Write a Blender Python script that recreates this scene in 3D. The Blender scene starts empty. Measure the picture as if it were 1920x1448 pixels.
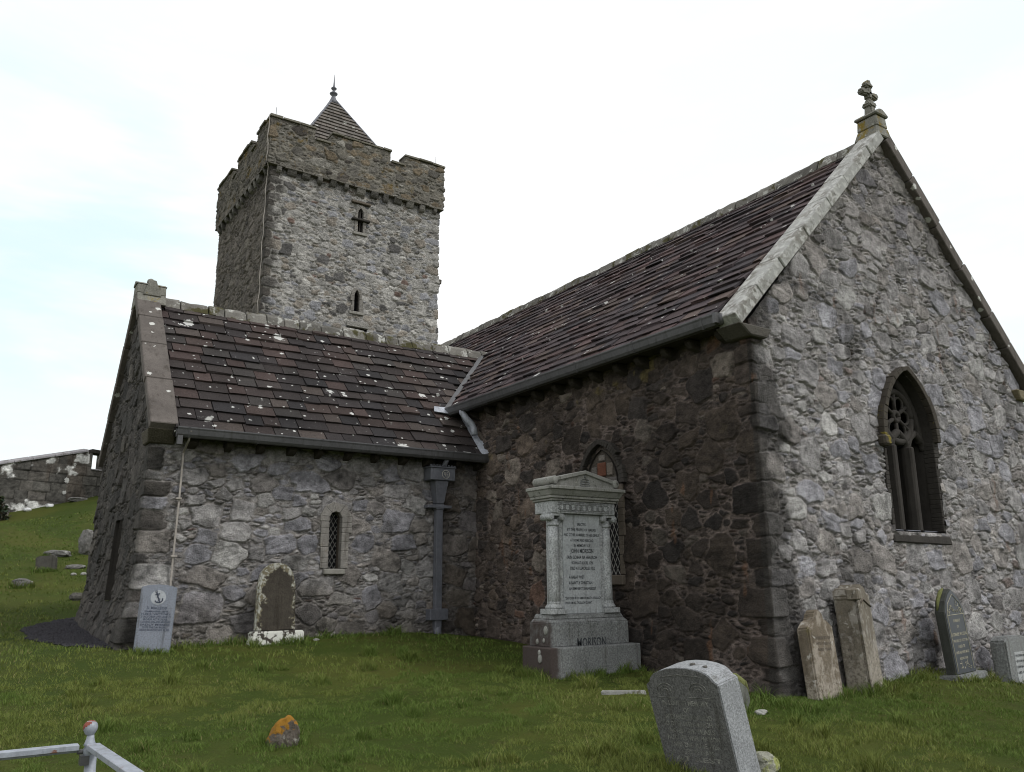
import bpy, bmesh, math, random
import numpy as np
from mathutils import Vector, Matrix

random.seed(7)
RNG = np.random.default_rng(7)
scene = bpy.context.scene
COL = scene.collection
R = math.radians

# ------------------------------------------------------------------ noise
_TAB = np.random.default_rng(3).random((512, 512))
def vnoise(x, y, seed=0):
    x = np.asarray(x, float) + seed * 17.31 + 100.0
    y = np.asarray(y, float) + seed * 9.77 + 100.0
    xi = np.floor(x).astype(int); yi = np.floor(y).astype(int)
    fx = x - xi; fy = y - yi
    fx = fx * fx * (3 - 2 * fx); fy = fy * fy * (3 - 2 * fy)
    a = _TAB[xi % 512, yi % 512]; b = _TAB[(xi + 1) % 512, yi % 512]
    c = _TAB[xi % 512, (yi + 1) % 512]; d = _TAB[(xi + 1) % 512, (yi + 1) % 512]
    return (a * (1 - fx) + b * fx) * (1 - fy) + (c * (1 - fx) + d * fx) * fy
def fbm(x, y, seed=0, octv=4):
    s = 0.0; a = 0.5; t = 0.0
    for k in range(octv):
        s = s + a * vnoise(x * 2 ** k, y * 2 ** k, seed + k * 3); t += a; a *= 0.5
    return s / t
def sstep(a, b, x):
    t = np.clip((x - a) / (b - a), 0, 1); return t * t * (3 - 2 * t)

# ------------------------------------------------------------------ objects
def tag(o, label=None, cat=None, group=None, kind=None):
    if label: o['label'] = label
    if cat: o['category'] = cat
    if group: o['group'] = group
    if kind: o['kind'] = kind
    return o
def empty(name, loc=(0, 0, 0), rot=(0, 0, 0)):
    o = bpy.data.objects.new(name, None); COL.objects.link(o)
    o.location = loc; o.rotation_euler = rot; o.empty_display_size = .2
    return o
def link(name, me, mat, parent=None):
    o = bpy.data.objects.new(name, me); COL.objects.link(o)
    if mat is not None: me.materials.append(mat)
    if parent is not None: o.parent = parent
    return o
def np_mesh(name, V, F, col=None, smooth=False):
    """V (n,3); F (m,k) array of equal polygons, or a list of them"""
    me = bpy.data.meshes.new(name)
    V = np.ascontiguousarray(V, np.float32)
    Fs = F if isinstance(F, list) else [F]
    Fs = [np.ascontiguousarray(f, np.int32) for f in Fs if len(f)]
    nl = sum(f.size for f in Fs); npoly = sum(len(f) for f in Fs)
    me.vertices.add(len(V)); me.vertices.foreach_set('co', V.ravel())
    me.loops.add(nl); me.loops.foreach_set('vertex_index', np.concatenate([f.ravel() for f in Fs]))
    me.polygons.add(npoly)
    st = []; s = 0
    for f in Fs:
        st.append(s + np.arange(len(f)) * f.shape[1]); s += f.size
    me.polygons.foreach_set('loop_start', np.concatenate(st).astype(np.int32))
    me.update(calc_edges=True)
    if col is not None:
        c = np.ones((len(V), 4), np.float32); c[:, :3] = col
        at = me.color_attributes.new('col', 'FLOAT_COLOR', 'POINT')
        at.data.foreach_set('color', c.ravel())
    if smooth:
        me.polygons.foreach_set('use_smooth', np.ones(npoly, bool))
    return me

class MB:
    """collects shapes, becomes ONE mesh"""
    def __init__(s): s.v = []; s.f = []; s.c = []; s.sm = []
    def add(s, verts, faces, col=(1, 1, 1), smooth=False):
        n = len(s.v)
        s.v += [tuple(v) for v in verts]; s.f += [[i + n for i in f] for f in faces]
        s.c += [tuple(col)] * len(verts); s.sm += [smooth] * len(faces)
    def hexa(s, p, col=(1, 1, 1)):   # p: 4 bottom, 4 top
        s.add(p, [(3, 2, 1, 0), (4, 5, 6, 7), (0, 1, 5, 4), (1, 2, 6, 5), (2, 3, 7, 6), (3, 0, 4, 7)], col)
    def box(s, a, b, col=(1, 1, 1), jit=0):
        x0, y0, z0 = a; x1, y1, z1 = b
        p = [(x0, y0, z0), (x1, y0, z0), (x1, y1, z0), (x0, y1, z0), (x0, y0, z1), (x1, y0, z1), (x1, y1, z1), (x0, y1, z1)]
        if jit: p = [tuple(c + random.uniform(-jit, jit) for c in q) for q in p]
        s.hexa(p, col)
    def frustum(s, a0, b0, z0, a1, b1, z1, col=(1, 1, 1)):
        s.hexa([(a0[0], a0[1], z0), (b0[0], a0[1], z0), (b0[0], b0[1], z0), (a0[0], b0[1], z0),
                (a1[0], a1[1], z1), (b1[0], a1[1], z1), (b1[0], b1[1], z1), (a1[0], b1[1], z1)], col)
    def tube(s, pts, rad, n=8, col=(1, 1, 1), cap=True):
        pts = [Vector(p) for p in pts]
        rads = rad if isinstance(rad, (list, tuple)) else [rad] * len(pts)
        rings = []; vs = []
        prev = None
        for i, p in enumerate(pts):
            d = (pts[min(i + 1, len(pts) - 1)] - pts[max(i - 1, 0)]).normalized()
            if prev is None:
                a = Vector((0, 0, 1)) if abs(d.z) < .9 else Vector((1, 0, 0))
                u = d.cross(a).normalized()
            else:
                u = (prev - d * prev.dot(d)).normalized()
            prev = u; w = d.cross(u)
            for k in range(n):
                t = 2 * math.pi * (k + .5) / n
                vs.append(p + (u * math.cos(t) + w * math.sin(t)) * rads[i])
        fs = []
        for i in range(len(pts) - 1):
            for k in range(n):
                fs.append((i * n + k, i * n + (k + 1) % n, (i + 1) * n + (k + 1) % n, (i + 1) * n + k))
        if cap:
            fs.append(tuple(range(n))[::-1]); fs.append(tuple((len(pts) - 1) * n + k for k in range(n)))
        s.add(vs, fs, col, smooth=n > 5)
    def lathe(s, prof, n=24, at=(0, 0, 0), col=(1, 1, 1)):
        vs = []; fs = []
        for r, z in prof:
            for k in range(n):
                t = 2 * math.pi * k / n
                vs.append((at[0] + r * math.cos(t), at[1] + r * math.sin(t), at[2] + z))
        for i in range(len(prof) - 1):
            for k in range(n):
                fs.append((i * n + k, i * n + (k + 1) % n, (i + 1) * n + (k + 1) % n, (i + 1) * n + k))
        fs.append(tuple(range(n))[::-1]); fs.append(tuple((len(prof) - 1) * n + k for k in range(n)))
        s.add(vs, fs, col, smooth=True)
    def prism(s, prof, fn, d0, d1, col=(1, 1, 1)):
        """2-D outline prof [(a,b)], fn(a,b,d)->xyz, from depth d0 to d1"""
        n = len(prof)
        vs = [fn(a, b, d0) for a, b in prof] + [fn(a, b, d1) for a, b in prof]
        fs = [tuple(range(n)), tuple(range(n, 2 * n))[::-1]]
        fs += [(i, (i + 1) % n, n + (i + 1) % n, n + i) for i in range(n)]
        s.add(vs, fs, col)
    def build(s, name, mat, parent=None, bevel=0, seg=1):
        me = bpy.data.meshes.new(name)
        me.from_pydata(s.v, [], s.f)
        at = me.color_attributes.new('col', 'FLOAT_COLOR', 'POINT')
        c = np.ones((len(s.v), 4), np.float32); c[:, :3] = np.array(s.c)
        at.data.foreach_set('color', c.ravel())
        me.polygons.foreach_set('use_smooth', np.array(s.sm, bool))
        bm = bmesh.new(); bm.from_mesh(me)
        bmesh.ops.recalc_face_normals(bm, faces=bm.faces[:])
        if bevel:
            es = [e for e in bm.edges if len(e.link_faces) == 2 and e.calc_face_angle(0) > .5]
            bmesh.ops.bevel(bm, geom=es, offset=bevel, segments=seg, affect='EDGES', clamp_overlap=True)
        bm.to_mesh(me); bm.free()
        return link(name, me, mat, parent)

# ------------------------------------------------------------------ materials
class NT:
    def __init__(s, m): s.t = m.node_tree; s.n = s.t.nodes; s.l = s.t.links
    def node(s, typ, **kw):
        n = s.n.new(typ)
        for k, v in kw.items(): setattr(n, k, v)
        return n
    def set(s, sock, v):
        if isinstance(v, bpy.types.NodeSocket): s.l.new(v, sock)
        else: sock.default_value = v
    def math(s, op, a, b=0.0, c=None, clamp=False):
        n = s.node('ShaderNodeMath', operation=op, use_clamp=clamp)
        s.set(n.inputs[0], a); s.set(n.inputs[1], b)
        if c is not None: s.set(n.inputs[2], c)
        return n.outputs[0]
    def mix(s, f, a, b, mode='MIX'):
        n = s.node('ShaderNodeMix', data_type='RGBA', blend_type=mode)
        s.set(n.inputs[0], f)
        s.set(n.inputs[6], a if isinstance(a, bpy.types.NodeSocket) else (*a, 1))
        s.set(n.inputs[7], b if isinstance(b, bpy.types.NodeSocket) else (*b, 1))
        return n.outputs[2]
    def noise(s, co, scale, detail=4, rough=.6, dist=0.0):
        n = s.node('ShaderNodeTexNoise')
        s.l.new(co, n.inputs['Vector'])
        n.inputs['Scale'].default_value = scale; n.inputs['Detail'].default_value = detail
        n.inputs['Roughness'].default_value = rough; n.inputs['Distortion'].default_value = dist
        return n.outputs['Fac']
    def ramp(s, f, lo, hi):
        n = s.node('ShaderNodeMapRange', interpolation_type='SMOOTHSTEP')
        s.set(n.inputs[0], f); n.inputs[1].default_value = lo; n.inputs[2].default_value = hi
        return n.outputs[0]

def new_mat(name):
    m = bpy.data.materials.new(name); m.use_nodes = True
    t = NT(m); b = t.n['Principled BSDF']
    return m, t, b
def stone_mat(name, base=None, grain=90, grain_amt=.5, big=3., big_amt=.3, bump=.35, bump_scale=45, lichen=(), rough=.92, spots=(), spec=.25, metal=0, bdist=.012):
    """base None -> vertex colour 'col'. lichen: (scale, threshold, colour, soft). spots: (scale, keep, radius, colour)"""
    m, t, b = new_mat(name)
    co = t.node('ShaderNodeTexCoord').outputs['Object']
    if base is None:
        c = t.node('ShaderNodeAttribute', attribute_name='col').outputs['Color']
    else:
        c = t.node('ShaderNodeRGB').outputs[0]; c.default_value = (*base, 1)
    n1 = t.noise(co, grain, 3, .7)
    f1 = t.math('MULTIPLY_ADD', t.math('SUBTRACT', n1, .5), grain_amt * 2.6, 1.0)
    n2 = t.noise(co, big, 5, .65)
    f2 = t.math('MULTIPLY_ADD', t.math('SUBTRACT', n2, .5), big_amt * 2.6, 1.0)
    f = t.math('MAXIMUM', t.math('MULTIPLY', f1, f2), .05)
    vm = t.node('ShaderNodeVectorMath', operation='SCALE')
    t.l.new(c, vm.inputs[0]); t.l.new(f, vm.inputs['Scale'])
    c = vm.outputs[0]
    if base is not None and bump:                                  # rain streaks running down the stone
        mp = t.node('ShaderNodeMapping'); t.l.new(co, mp.inputs[0]); mp.inputs['Scale'].default_value = (1.0, 1.0, .09)
        k = t.ramp(t.noise(mp.outputs[0], 13, 5, .65), .50, .72)
        sv = t.node('ShaderNodeVectorMath', operation='MULTIPLY'); t.l.new(c, sv.inputs[0]); sv.inputs[1].default_value = (.55, .53, .49)
        c = t.mix(t.math('MULTIPLY', k, .8), c, sv.outputs[0])
    for sc, th, lc, soft in lichen:
        k = t.ramp(t.noise(co, sc, 6, .68, .3), th, th + soft)
        c = t.mix(k, c, lc)
    for sc, keep, rad, lc in spots:
        wob = t.node('ShaderNodeVectorMath', operation='ADD')
        nz = t.node('ShaderNodeTexNoise'); t.l.new(co, nz.inputs['Vector']); nz.inputs['Scale'].default_value = sc * 5
        nz.inputs['Detail'].default_value = 3
        sv = t.node('ShaderNodeVectorMath', operation='SCALE'); t.l.new(nz.outputs['Color'], sv.inputs[0]); sv.inputs['Scale'].default_value = .5 / sc
        t.l.new(co, wob.inputs[0]); t.l.new(sv.outputs[0], wob.inputs[1])
        vo = t.node('ShaderNodeTexVoronoi'); t.l.new(wob.outputs[0], vo.inputs['Vector']); vo.inputs['Scale'].default_value = sc
        sep = t.node('ShaderNodeSeparateColor'); t.l.new(vo.outputs['Color'], sep.inputs[0])
        r = t.math('MULTIPLY', t.math('MAXIMUM', t.math('SUBTRACT', sep.outputs[0], 1 - keep), 0.0), rad / keep)
        k = t.math('MULTIPLY', t.math('SUBTRACT', r, vo.outputs['Distance']), 25.0, clamp=True)
        c = t.mix(k, c, lc)
    t.l.new(c, b.inputs['Base Color'])
    b.inputs['Roughness'].default_value = rough
    b.inputs['Specular IOR Level'].default_value = spec
    b.inputs['Metallic'].default_value = metal
    if bump:
        nb = t.noise(co, bump_scale, 6, .7)
        nb2 = t.noise(co, bump_scale * .25, 4, .6)
        h = t.math('ADD', nb, nb2)
        bp = t.node('ShaderNodeBump'); bp.inputs['Strength'].default_value = bump; bp.inputs['Distance'].default_value = bdist
        t.l.new(h, bp.inputs['Height']); t.l.new(bp.outputs[0], b.inputs['Normal'])
    return m

WHITE = (.58, .58, .54); YEL = (.30, .19, .025); ORANGE = (.42, .17, .01); MOSS = (.17, .19, .05); PALE = (.36, .36, .32)
M = {}
M['masonry'] = stone_mat('rubble_masonry', None, 75, .85, 2.2, .32, .9, 45, bdist=.02)
M['tower'] = stone_mat('tower_masonry', None, 28, .8, 1.2, .3, .9, 18, bdist=.04)
M['parapet'] = stone_mat('parapet_masonry', None, 28, .7, 1.2, .3, .9, 18, lichen=[(1.5, .55, (.135, .095, .03), .14), (1.9, .62, (.045, .04, .03), .1)], bdist=.03)
M['tile'] = stone_mat('stone_slate', None, 45, .8, 1.5, .4, .7, 35, spots=[(3.2, .13, .45, (.5, .5, .48)), (9, .13, .42, (.5, .5, .48)), (19, .07, .45, (.46, .46, .44))], lichen=[(2.6, .67, (.36, .36, .34), .05), (14, .70, (.22, .20, .185), .08)])
M['tile_dark'] = stone_mat('stone_slate_nave', None, 45, .8, 1.5, .45, .7, 35, spots=[(6, .05, .42, (.5, .5, .48)), (15, .05, .45, (.5, .5, .48))], lichen=[(3.4, .73, (.36, .36, .34), .05)])
M['spire_tile'] = stone_mat('spire_slate', None, 40, .4, 1.2, .3, .4, 30, spots=[(6, .2, .5, (.4, .4, .37))])
M['cope_white'] = stone_mat('coping_lichen', (.20, .19, .17), 90, .4, 3, .4, .5, 40, lichen=[(3.5, .36, (.34, .34, .325), .20), (11, .50, (.46, .46, .44), .08), (5.1, .60, (.10, .095, .085), .12)])
M['cope'] = stone_mat('coping_stone', (.125, .11, .10), 90, .45, 3, .4, .5, 40, lichen=[(2.0, .70, (.22, .15, .05), .08)], spots=[(8, .22, .45, (.55, .55, .52))])
M['ridge'] = stone_mat('ridge_lichen', None, 70, .5, 4, .4, .7, 30, lichen=[(7, .55, (.40, .40, .37), .06), (2.6, .53, (.065, .06, .026), .08), (3.3, .70, (.28, .15, .03), .05)])
M['cross'] = stone_mat('cross_stone', (.20, .195, .17), 60, .6, 5, .4, .5, 40, lichen=[(5, .58, (.22, .165, .04), .10), (9, .66, PALE, .05)])
M['cross_ped'] = stone_mat('pedestal_lichen', (.20, .195, .17), 60, .6, 5, .4, .5, 40, lichen=[(4.5, .48, (.20, .145, .03), .14), (8, .58, PALE, .05)])
M['dressed'] = stone_mat('dressed_stone', (.27, .26, .235), 100, .45, 5, .35, .35, 50, lichen=[(7, .66, (.14, .11, .06), .1)])
M['dressed_wall'] = stone_mat('weathered_dressing', (.225, .212, .195), 60, .7, 5, .45, .6, 45, lichen=[(5, .62, (.16, .11, .05), .1)])
M['dressed_brown'] = stone_mat('dressed_brown_stone', (.125, .105, .085), 100, .45, 5, .35, .35, 50)
M['dark_stone'] = stone_mat('blackened_sandstone', (.042, .038, .034), 80, .45, 4, .4, .35, 40)
M['dark_lichen'] = stone_mat('blackened_hood_stone', (.06, .052, .042), 80, .45, 4, .4, .4, 40, lichen=[(4.2, .60, (.20, .16, .03), .05)])
M['corbel'] = stone_mat('shaded_corbel_stone', (.05, .043, .037), 60, .5, 4, .4, .4, 40)
M['lead'] = stone_mat('grey_lead', (.115, .12, .14), 30, .35, 5, .4, .15, 30, rough=.55, spec=.5)
M['lead_pale'] = stone_mat('pale_lead', (.36, .38, .43), 30, .35, 6, .4, .15, 30, rough=.5, spec=.5)
M['gutter'] = stone_mat('gutter_metal', (.080, .080, .084), 30, .3, 3, .4, .12, 25, rough=.5, spec=.5)
M['tape'] = stone_mat('conductor_tape', (.34, .31, .28), 30, .3, 6, .3, 0, 25, rough=.6)
M['came'] = stone_mat('lead_came', (.33, .32, .30), 30, .3, 6, .3, 0, 25, rough=.6)
m, t, b = new_mat('dark_glass'); b.inputs['Base Color'].default_value = (.012, .013, .015, 1); b.inputs['Roughness'].default_value = .12; M['glass'] = m
m, t, b = new_mat('painted_recess_shade'); b.inputs['Base Color'].default_value = (.006, .006, .006, 1); b.inputs['Roughness'].default_value = .9; M['recess_shade'] = m  # near-black sheet: deep shade of the recesses painted as a colour
M['granite'] = stone_mat('pale_granite', (.35, .362, .365), 48, 1.0, 5, .35, .15, 60, lichen=[(3.5, .66, (.2, .2, .18), .15)], rough=.75)
M['granite_grey'] = stone_mat('grey_granite', (.20, .207, .205), 48, 1.0, 4, .3, .15, 60, lichen=[(3.2, .60, (.11, .10, .095), .15)], rough=.8)
M['granite_top'] = stone_mat('weathered_granite', (.27, .27, .25), 150, .75, 5, .35, .25, 60, lichen=[(7, .56, (.10, .10, .085), .08), (9, .62, PALE, .05)], rough=.85)
M['granite_panel'] = stone_mat('polished_granite', (.40, .42, .43), 60, .45, 4, .3, .05, 60, rough=.6)
M['letter'] = stone_mat('dark_lettering', (.055, .06, .065), 60, .4, 6, .4, 0)
M['letter_pale'] = stone_mat('pale_lettering', (.38, .36, .28), 60, .5, 14, .9, 0)
M['letter_faint'] = stone_mat('worn_lettering', (.165, .165, .15), 120, .9, 14, 1.6, 0)
M['war'] = stone_mat('blue_grey_stone', (.23, .25, .295), 60, .6, 4, .2, .12, 70, spots=[(6, .12, .35, (.4, .42, .45))], rough=.85)
M['war_pale'] = stone_mat('cut_stone', (.42, .44, .47), 160, .4, 5, .2, .1, 60)
M['war_dark'] = stone_mat('stained_lettering', (.06, .07, .10), 60, .5, 8, .5, 0)
M['mossy_head'] = stone_mat('lichen_dark_headstone', (.075, .066, .052), 80, .5, 5, .4, .4, 40, lichen=[(5, .62, (.17, .16, .11), .06)])
M['mossy_rim'] = stone_mat('lichen_crust', (.12, .105, .075), 80, .5, 5, .4, .5, 40, lichen=[(9, .48, (.42, .42, .36), .05), (6, .60, (.17, .15, .05), .08)])
m = stone_mat('lichen_edged_headstone', (.060, .052, .042), 80, .6, 5, .5, .4, 40)
t = NT(m); b = t.n['Principled BSDF']; co = t.node('ShaderNodeTexCoord').outputs['Object']; src = b.inputs['Base Color'].links[0].from_socket
sx = t.node('ShaderNodeSeparateXYZ'); t.l.new(co, sx.inputs[0])
ax = t.math('ABSOLUTE', t.math('ADD', sx.outputs[0], -.03)); top = t.math('MULTIPLY', t.ramp(sx.outputs[2], .86, 1.14), .34)
v_ = t.math('ADD', t.math('ADD', ax, t.math('MULTIPLY', top, .7)), t.math('MULTIPLY', t.math('SUBTRACT', t.noise(co, 10, 6, .75), .5), .60))
c = t.mix(t.ramp(v_, .215, .25), src, (.17, .15, .10))
c = t.mix(t.math('MULTIPLY', t.ramp(v_, .23, .27), t.ramp(t.noise(co, 19, 4, .7), .46, .52)), c, (.40, .40, .36))
t.l.new(c, b.inputs['Base Color']); M['lichen_head'] = m
m = stone_mat('orange_lichen_boulder', (.105, .09, .075), 70, .7, 9, .6, .8, 40, lichen=[(13, .60, (.30, .29, .26), .06)])
t = NT(m); b = t.n['Principled BSDF']; co = t.node('ShaderNodeTexCoord').outputs['Object']; src = b.inputs['Base Color'].links[0].from_socket
sx = t.node('ShaderNodeSeparateXYZ'); t.l.new(co, sx.inputs[0])
v_ = t.math('ADD', t.math('MULTIPLY', sx.outputs[2], 2.6), t.math('ADD', t.noise(co, 16, 5, .65), t.math('MULTIPLY', sx.outputs[0], -1.0)))
t.l.new(t.mix(t.ramp(v_, .80, .86), src, (.27, .135, .018)), b.inputs['Base Color']); M['boulder'] = m
M['white_base'] = stone_mat('white_crusted_base', (.075, .065, .055), 80, .5, 5, .4, .5, 40, lichen=[(5.5, .455, (.68, .68, .63), .03)])
M['brown_head'] = stone_mat('brown_sandstone', (.155, .128, .095), 90, .5, 4, .45, .4, 45, lichen=[(4.0, .50, (.30, .265, .22), .10), (3.0, .58, (.12, .10, .045), .12), (14, .60, (.40, .38, .34), .05), (9, .62, (.07, .06, .045), .08)])
M['brown_head2'] = stone_mat('tan_sandstone', (.165, .145, .115), 90, .5, 4, .45, .4, 45, lichen=[(5.0, .50, (.28, .26, .23), .10), (3.4, .60, (.17, .13, .04), .10), (15, .60, (.38, .36, .32), .05), (9, .60, (.08, .07, .055), .08)])
for k_, zc_ in (('brown_head', .42), ('brown_head2', .62)):
    t = NT(M[k_]); b = t.n['Principled BSDF']; co = t.node('ShaderNodeTexCoord').outputs['Object']; src = b.inputs['Base Color'].links[0].from_socket
    sx = t.node('ShaderNodeSeparateXYZ'); t.l.new(co, sx.inputs[0])
    v_ = t.math('ADD', t.math('MULTIPLY', t.math('SUBTRACT', zc_, sx.outputs[2]), .9), t.math('MULTIPLY', t.math('SUBTRACT', t.noise(co, 6, 6, .7), .5), 1.3))
    v2 = t.math('MULTIPLY', t.ramp(v_, -.02, .30), t.ramp(t.noise(co, 24, 4, .7), .36, .58))
    t.l.new(t.mix(t.math('MULTIPLY', v2, .8), src, (.36, .325, .275)), b.inputs['Base Color'])
M['black_granite'] = stone_mat('black_granite', (.045, .052, .062), 150, .35, 5, .3, .05, 60, rough=.35, spec=.5)
M['black_granite_rough'] = stone_mat('rough_black_granite', (.055, .058, .052), 120, .5, 5, .3, .3, 60)
M['moss'] = stone_mat('yellow_moss', (.15, .16, .06), 120, .6, 12, .5, 1.0, 60)
M['fg_face'] = stone_mat('shaded_weathered_granite', (.115, .115, .112), 70, 1.1, 5, .25, .25, 90, lichen=[(12, .68, (.24, .24, .20), .10), (3, .66, (.075, .07, .06), .1)], rough=.85)  # front's shade put into the granite colour; sides use the paler copy
M['fg_side'] = stone_mat('pale_speckled_granite', (.27, .28, .29), 75, .9, 5, .25, .25, 90, lichen=[(9, .70, (.07, .07, .06), .04), (4, .72, (.26, .29, .12), .08)], rough=.85)
M['rock'] = stone_mat('field_stone', (.16, .155, .148), 40, .7, 6, .5, .8, 30, lichen=[(7, .60, (.38, .38, .36), .06)])
M['rock_dark'] = stone_mat('dark_field_stone', (.10, .095, .085), 60, .5, 6, .45, .6, 35, lichen=[(7, .64, (.40, .40, .37), .05)])
M['rock_brown'] = stone_mat('lichen_boulder', (.15, .13, .105), 90, .5, 8, .5, .6, 45, lichen=[(10, .66, (.35, .34, .30), .06)])
M['orange'] = stone_mat('orange_lichen', (.46, .19, .012), 110, .5, 14, .5, .8, 60)
M['rock_moss'] = stone_mat('mossy_boulder', (.27, .27, .22), 90, .5, 8, .4, .6, 45, lichen=[(6, .48, (.27, .29, .10), .1)])
M['slab'] = stone_mat('white_slab', (.30, .30, .28), 90, .4, 8, .4, .4, 40, lichen=[(9, .6, (.15, .14, .11), .06)])
M['bwall'] = stone_mat('boundary_masonry', None, 40, .4, 1.4, .35, .4, 25, lichen=[(2.2, .71, (.55, .55, .53), .03)], spots=[(4.0, .14, .45, (.55, .55, .53))])
M['bcope'] = stone_mat('boundary_coping', (.27, .26, .27), 40, .4, 3, .3, .4, 25, lichen=[(2.6, .58, (.14, .13, .12), .06)])
M['whitewash'] = stone_mat('white_crust', (.68, .69, .70), 40, .3, 3, .3, .3, 25)
M['slab_dark'] = stone_mat('dark_broken_slab', (.13, .135, .12), 90, .5, 6, .4, .3, 40)
M['gravel'] = stone_mat('dark_gravel', (.045, .043, .05), 60, .8, 8, .4, .9, 50)
m = stone_mat('galvanised_paint', (.30, .325, .37), 60, .25, 8, .3, .15, 40, rough=.5, spec=.5, lichen=[(9, .60, (.17, .075, .05), .06), (30, .66, (.12, .07, .05), .05)]); M['rail'] = m
M['rust'] = stone_mat('red_rust', (.23, .065, .045), 60, .4, 10, .5, .2, 40, rough=.7)
M['soil'] = stone_mat('hill', (.09, .12, .16), 1, .4, .05, .4, 0)

# monument base granite with a dark red algae stain that spreads from its shaded flank
m = stone_mat('stained_granite', (.20, .207, .205), 48, 1.0, 4, .4, .15, 60, lichen=[(3.2, .60, (.11, .10, .095), .15)], rough=.8)
t = NT(m); b = t.n['Principled BSDF']; co = t.node('ShaderNodeTexCoord').outputs['Object']
src = b.inputs['Base Color'].links[0].from_socket
sx = t.node('ShaderNodeSeparateXYZ'); t.l.new(co, sx.inputs[0])
edge = t.math('ADD', sx.outputs[0], t.math('MULTIPLY', t.math('SUBTRACT', t.noise(co, 7, 5, .65), .5), .16))
t.l.new(t.mix(t.math('MULTIPLY', t.ramp(edge, -.57, -.66), .9), src, (.050, .034, .030)), b.inputs['Base Color'])
M['granite_stained'] = m
# ground
m, t, b = new_mat('turf')
co = t.node('ShaderNodeTexCoord').outputs['Object']
n1 = t.noise(co, .55, 5, .6); n2 = t.noise(co, 6, 6, .7); n3 = t.noise(co, 60, 4, .7)
c = t.mix(t.ramp(n1, .36, .64), (.060, .092, .015), (.112, .124, .026))
c = t.mix(t.ramp(n2, .50, .8), c, (.080, .070, .026))
c = t.mix(t.math('MULTIPLY', n3, .8), c, (.018, .024, .006))
t.l.new(c, b.inputs['Base Color']); b.inputs['Roughness'].default_value = .95; b.inputs['Specular IOR Level'].default_value = .1
bp = t.node('ShaderNodeBump'); bp.inputs['Strength'].default_value = .9; bp.inputs['Distance'].default_value = .04
t.l.new(t.noise(co, 28, 5, .7), bp.inputs['Height']); t.l.new(bp.outputs[0], b.inputs['Normal'])
M['turf'] = m
m, t, b = new_mat('grass_blade')
t.l.new(t.node('ShaderNodeAttribute', attribute_name='col').outputs['Color'], b.inputs['Base Color'])
b.inputs['Roughness'].default_value = .7; b.inputs['Specular IOR Level'].default_value = .2
M['blade'] = m

# ------------------------------------------------------------------ camera
CAM = np.array([-7.762, -6.363, -3.086])
_rt = Vector((0.83039174, -0.55713212, -0.00730498)); _up = Vector((-0.12318904, -0.19636486, 0.97276169)); _fw = Vector((0.54339122, 0.80687338, 0.23169233))
cd = bpy.data.cameras.new('camera'); cam = bpy.data.objects.new('camera', cd); COL.objects.link(cam)
cd.sensor_width = 36; cd.lens = 36 * 1552.5 / 1920; cd.clip_end = 6000; cd.clip_start = .05
mw = Matrix((( _rt.x, _up.x, -_fw.x, CAM[0]), (_rt.y, _up.y, -_fw.y, CAM[1]), (_rt.z, _up.z, -_fw.z, CAM[2]), (0, 0, 0, 1)))
cam.matrix_world = mw
scene.camera = cam

# ------------------------------------------------------------------ ground
GP = np.array([(-7.76,-6.36,-4.72),(-4,-8,-4.85),(2,-7,-4.8),(-9.5,-2,-4.65),(-5,-1.5,-4.55),(-1.5,-2,-4.5),(2.5,-2.2,-4.45),(-11,3,-4.4),(-6.5,3,-4.3),(-3,3,-4.22),
(-5.65,6.2,-3.92),(-4.43,6.2,-3.91),(-2.84,6.2,-3.87),(-1,6.2,-3.87),(0,6.1,-3.98),(-.05,5.1,-3.99),(-.05,2.1,-4.19),(-.05,1.1,-4.25),(-.05,-.1,-4.3),(1.72,-.1,-4.31),(2.9,-.1,-4.24),(4.4,-.15,-4.48),(5.25,-.1,-4.59),(7.5,-.5,-4.7),(8,6,-4.6),
(-5.7,10.75,-3.69),(-7.5,8,-3.9),(-10,9,-3.75),(-8,14,-3.2),(-12,12,-3.3),(-10,19,-1.95),(-4,19,-1.8),(-6,25,-.85),(-14,20,-1.9),(-1,26,.6),(3,20,.2),(8,24,.3),(-10,28,-.6),(8,12,-3),(14,2,-5),(14,-8,-5.2),(0,-14,-5.4),(-12,-14,-5.2),(-18,-4,-4.7),(-18,8,-3.8)], float)
def _tps(P, lam=.02):
    n = len(P); d = np.linalg.norm(P[:, None, :2] - P[None, :, :2], axis=2)
    K = np.where(d > 0, d * d * np.log(d + 1e-12), 0) + lam * np.eye(n)
    A = np.zeros((n + 3, n + 3)); A[:n, :n] = K; A[:n, n] = 1; A[:n, n + 1:] = P[:, :2]; A[n:, :n] = A[:n, n:].T
    bb = np.zeros(n + 3); bb[:n] = P[:, 2]
    return np.linalg.solve(A, bb)
_W = _tps(GP)
def gz(x, y):
    x = np.asarray(x, float); y = np.asarray(y, float)
    rr = np.hypot(x + 1, y - 7)
    k = np.minimum(1.0, 22.0 / np.maximum(rr, 1e-6))          # beyond 22 m keep the edge height
    xs = -1 + (x + 1) * k; ys = 7 + (y - 7) * k
    out = np.full(x.shape, _W[-3]) + _W[-2] * xs + _W[-1] * ys
    for i in range(len(GP)):
        d2 = (xs - GP[i, 0]) ** 2 + (ys - GP[i, 1]) ** 2
        out = out + _W[i] * .5 * d2 * np.log(d2 + 1e-12)
    far = sstep(22, 120, rr)
    out = out * (1 - far) + (-6.0) * far
    return out + .05 * (fbm(x * .9, y * .9, 5) - .5) * (rr < 60) + .03 * (fbm(x * 3, y * 3, 9) - .5)
def gz1(x, y): return float(gz(np.array([x]), np.array([y]))[0])

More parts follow.
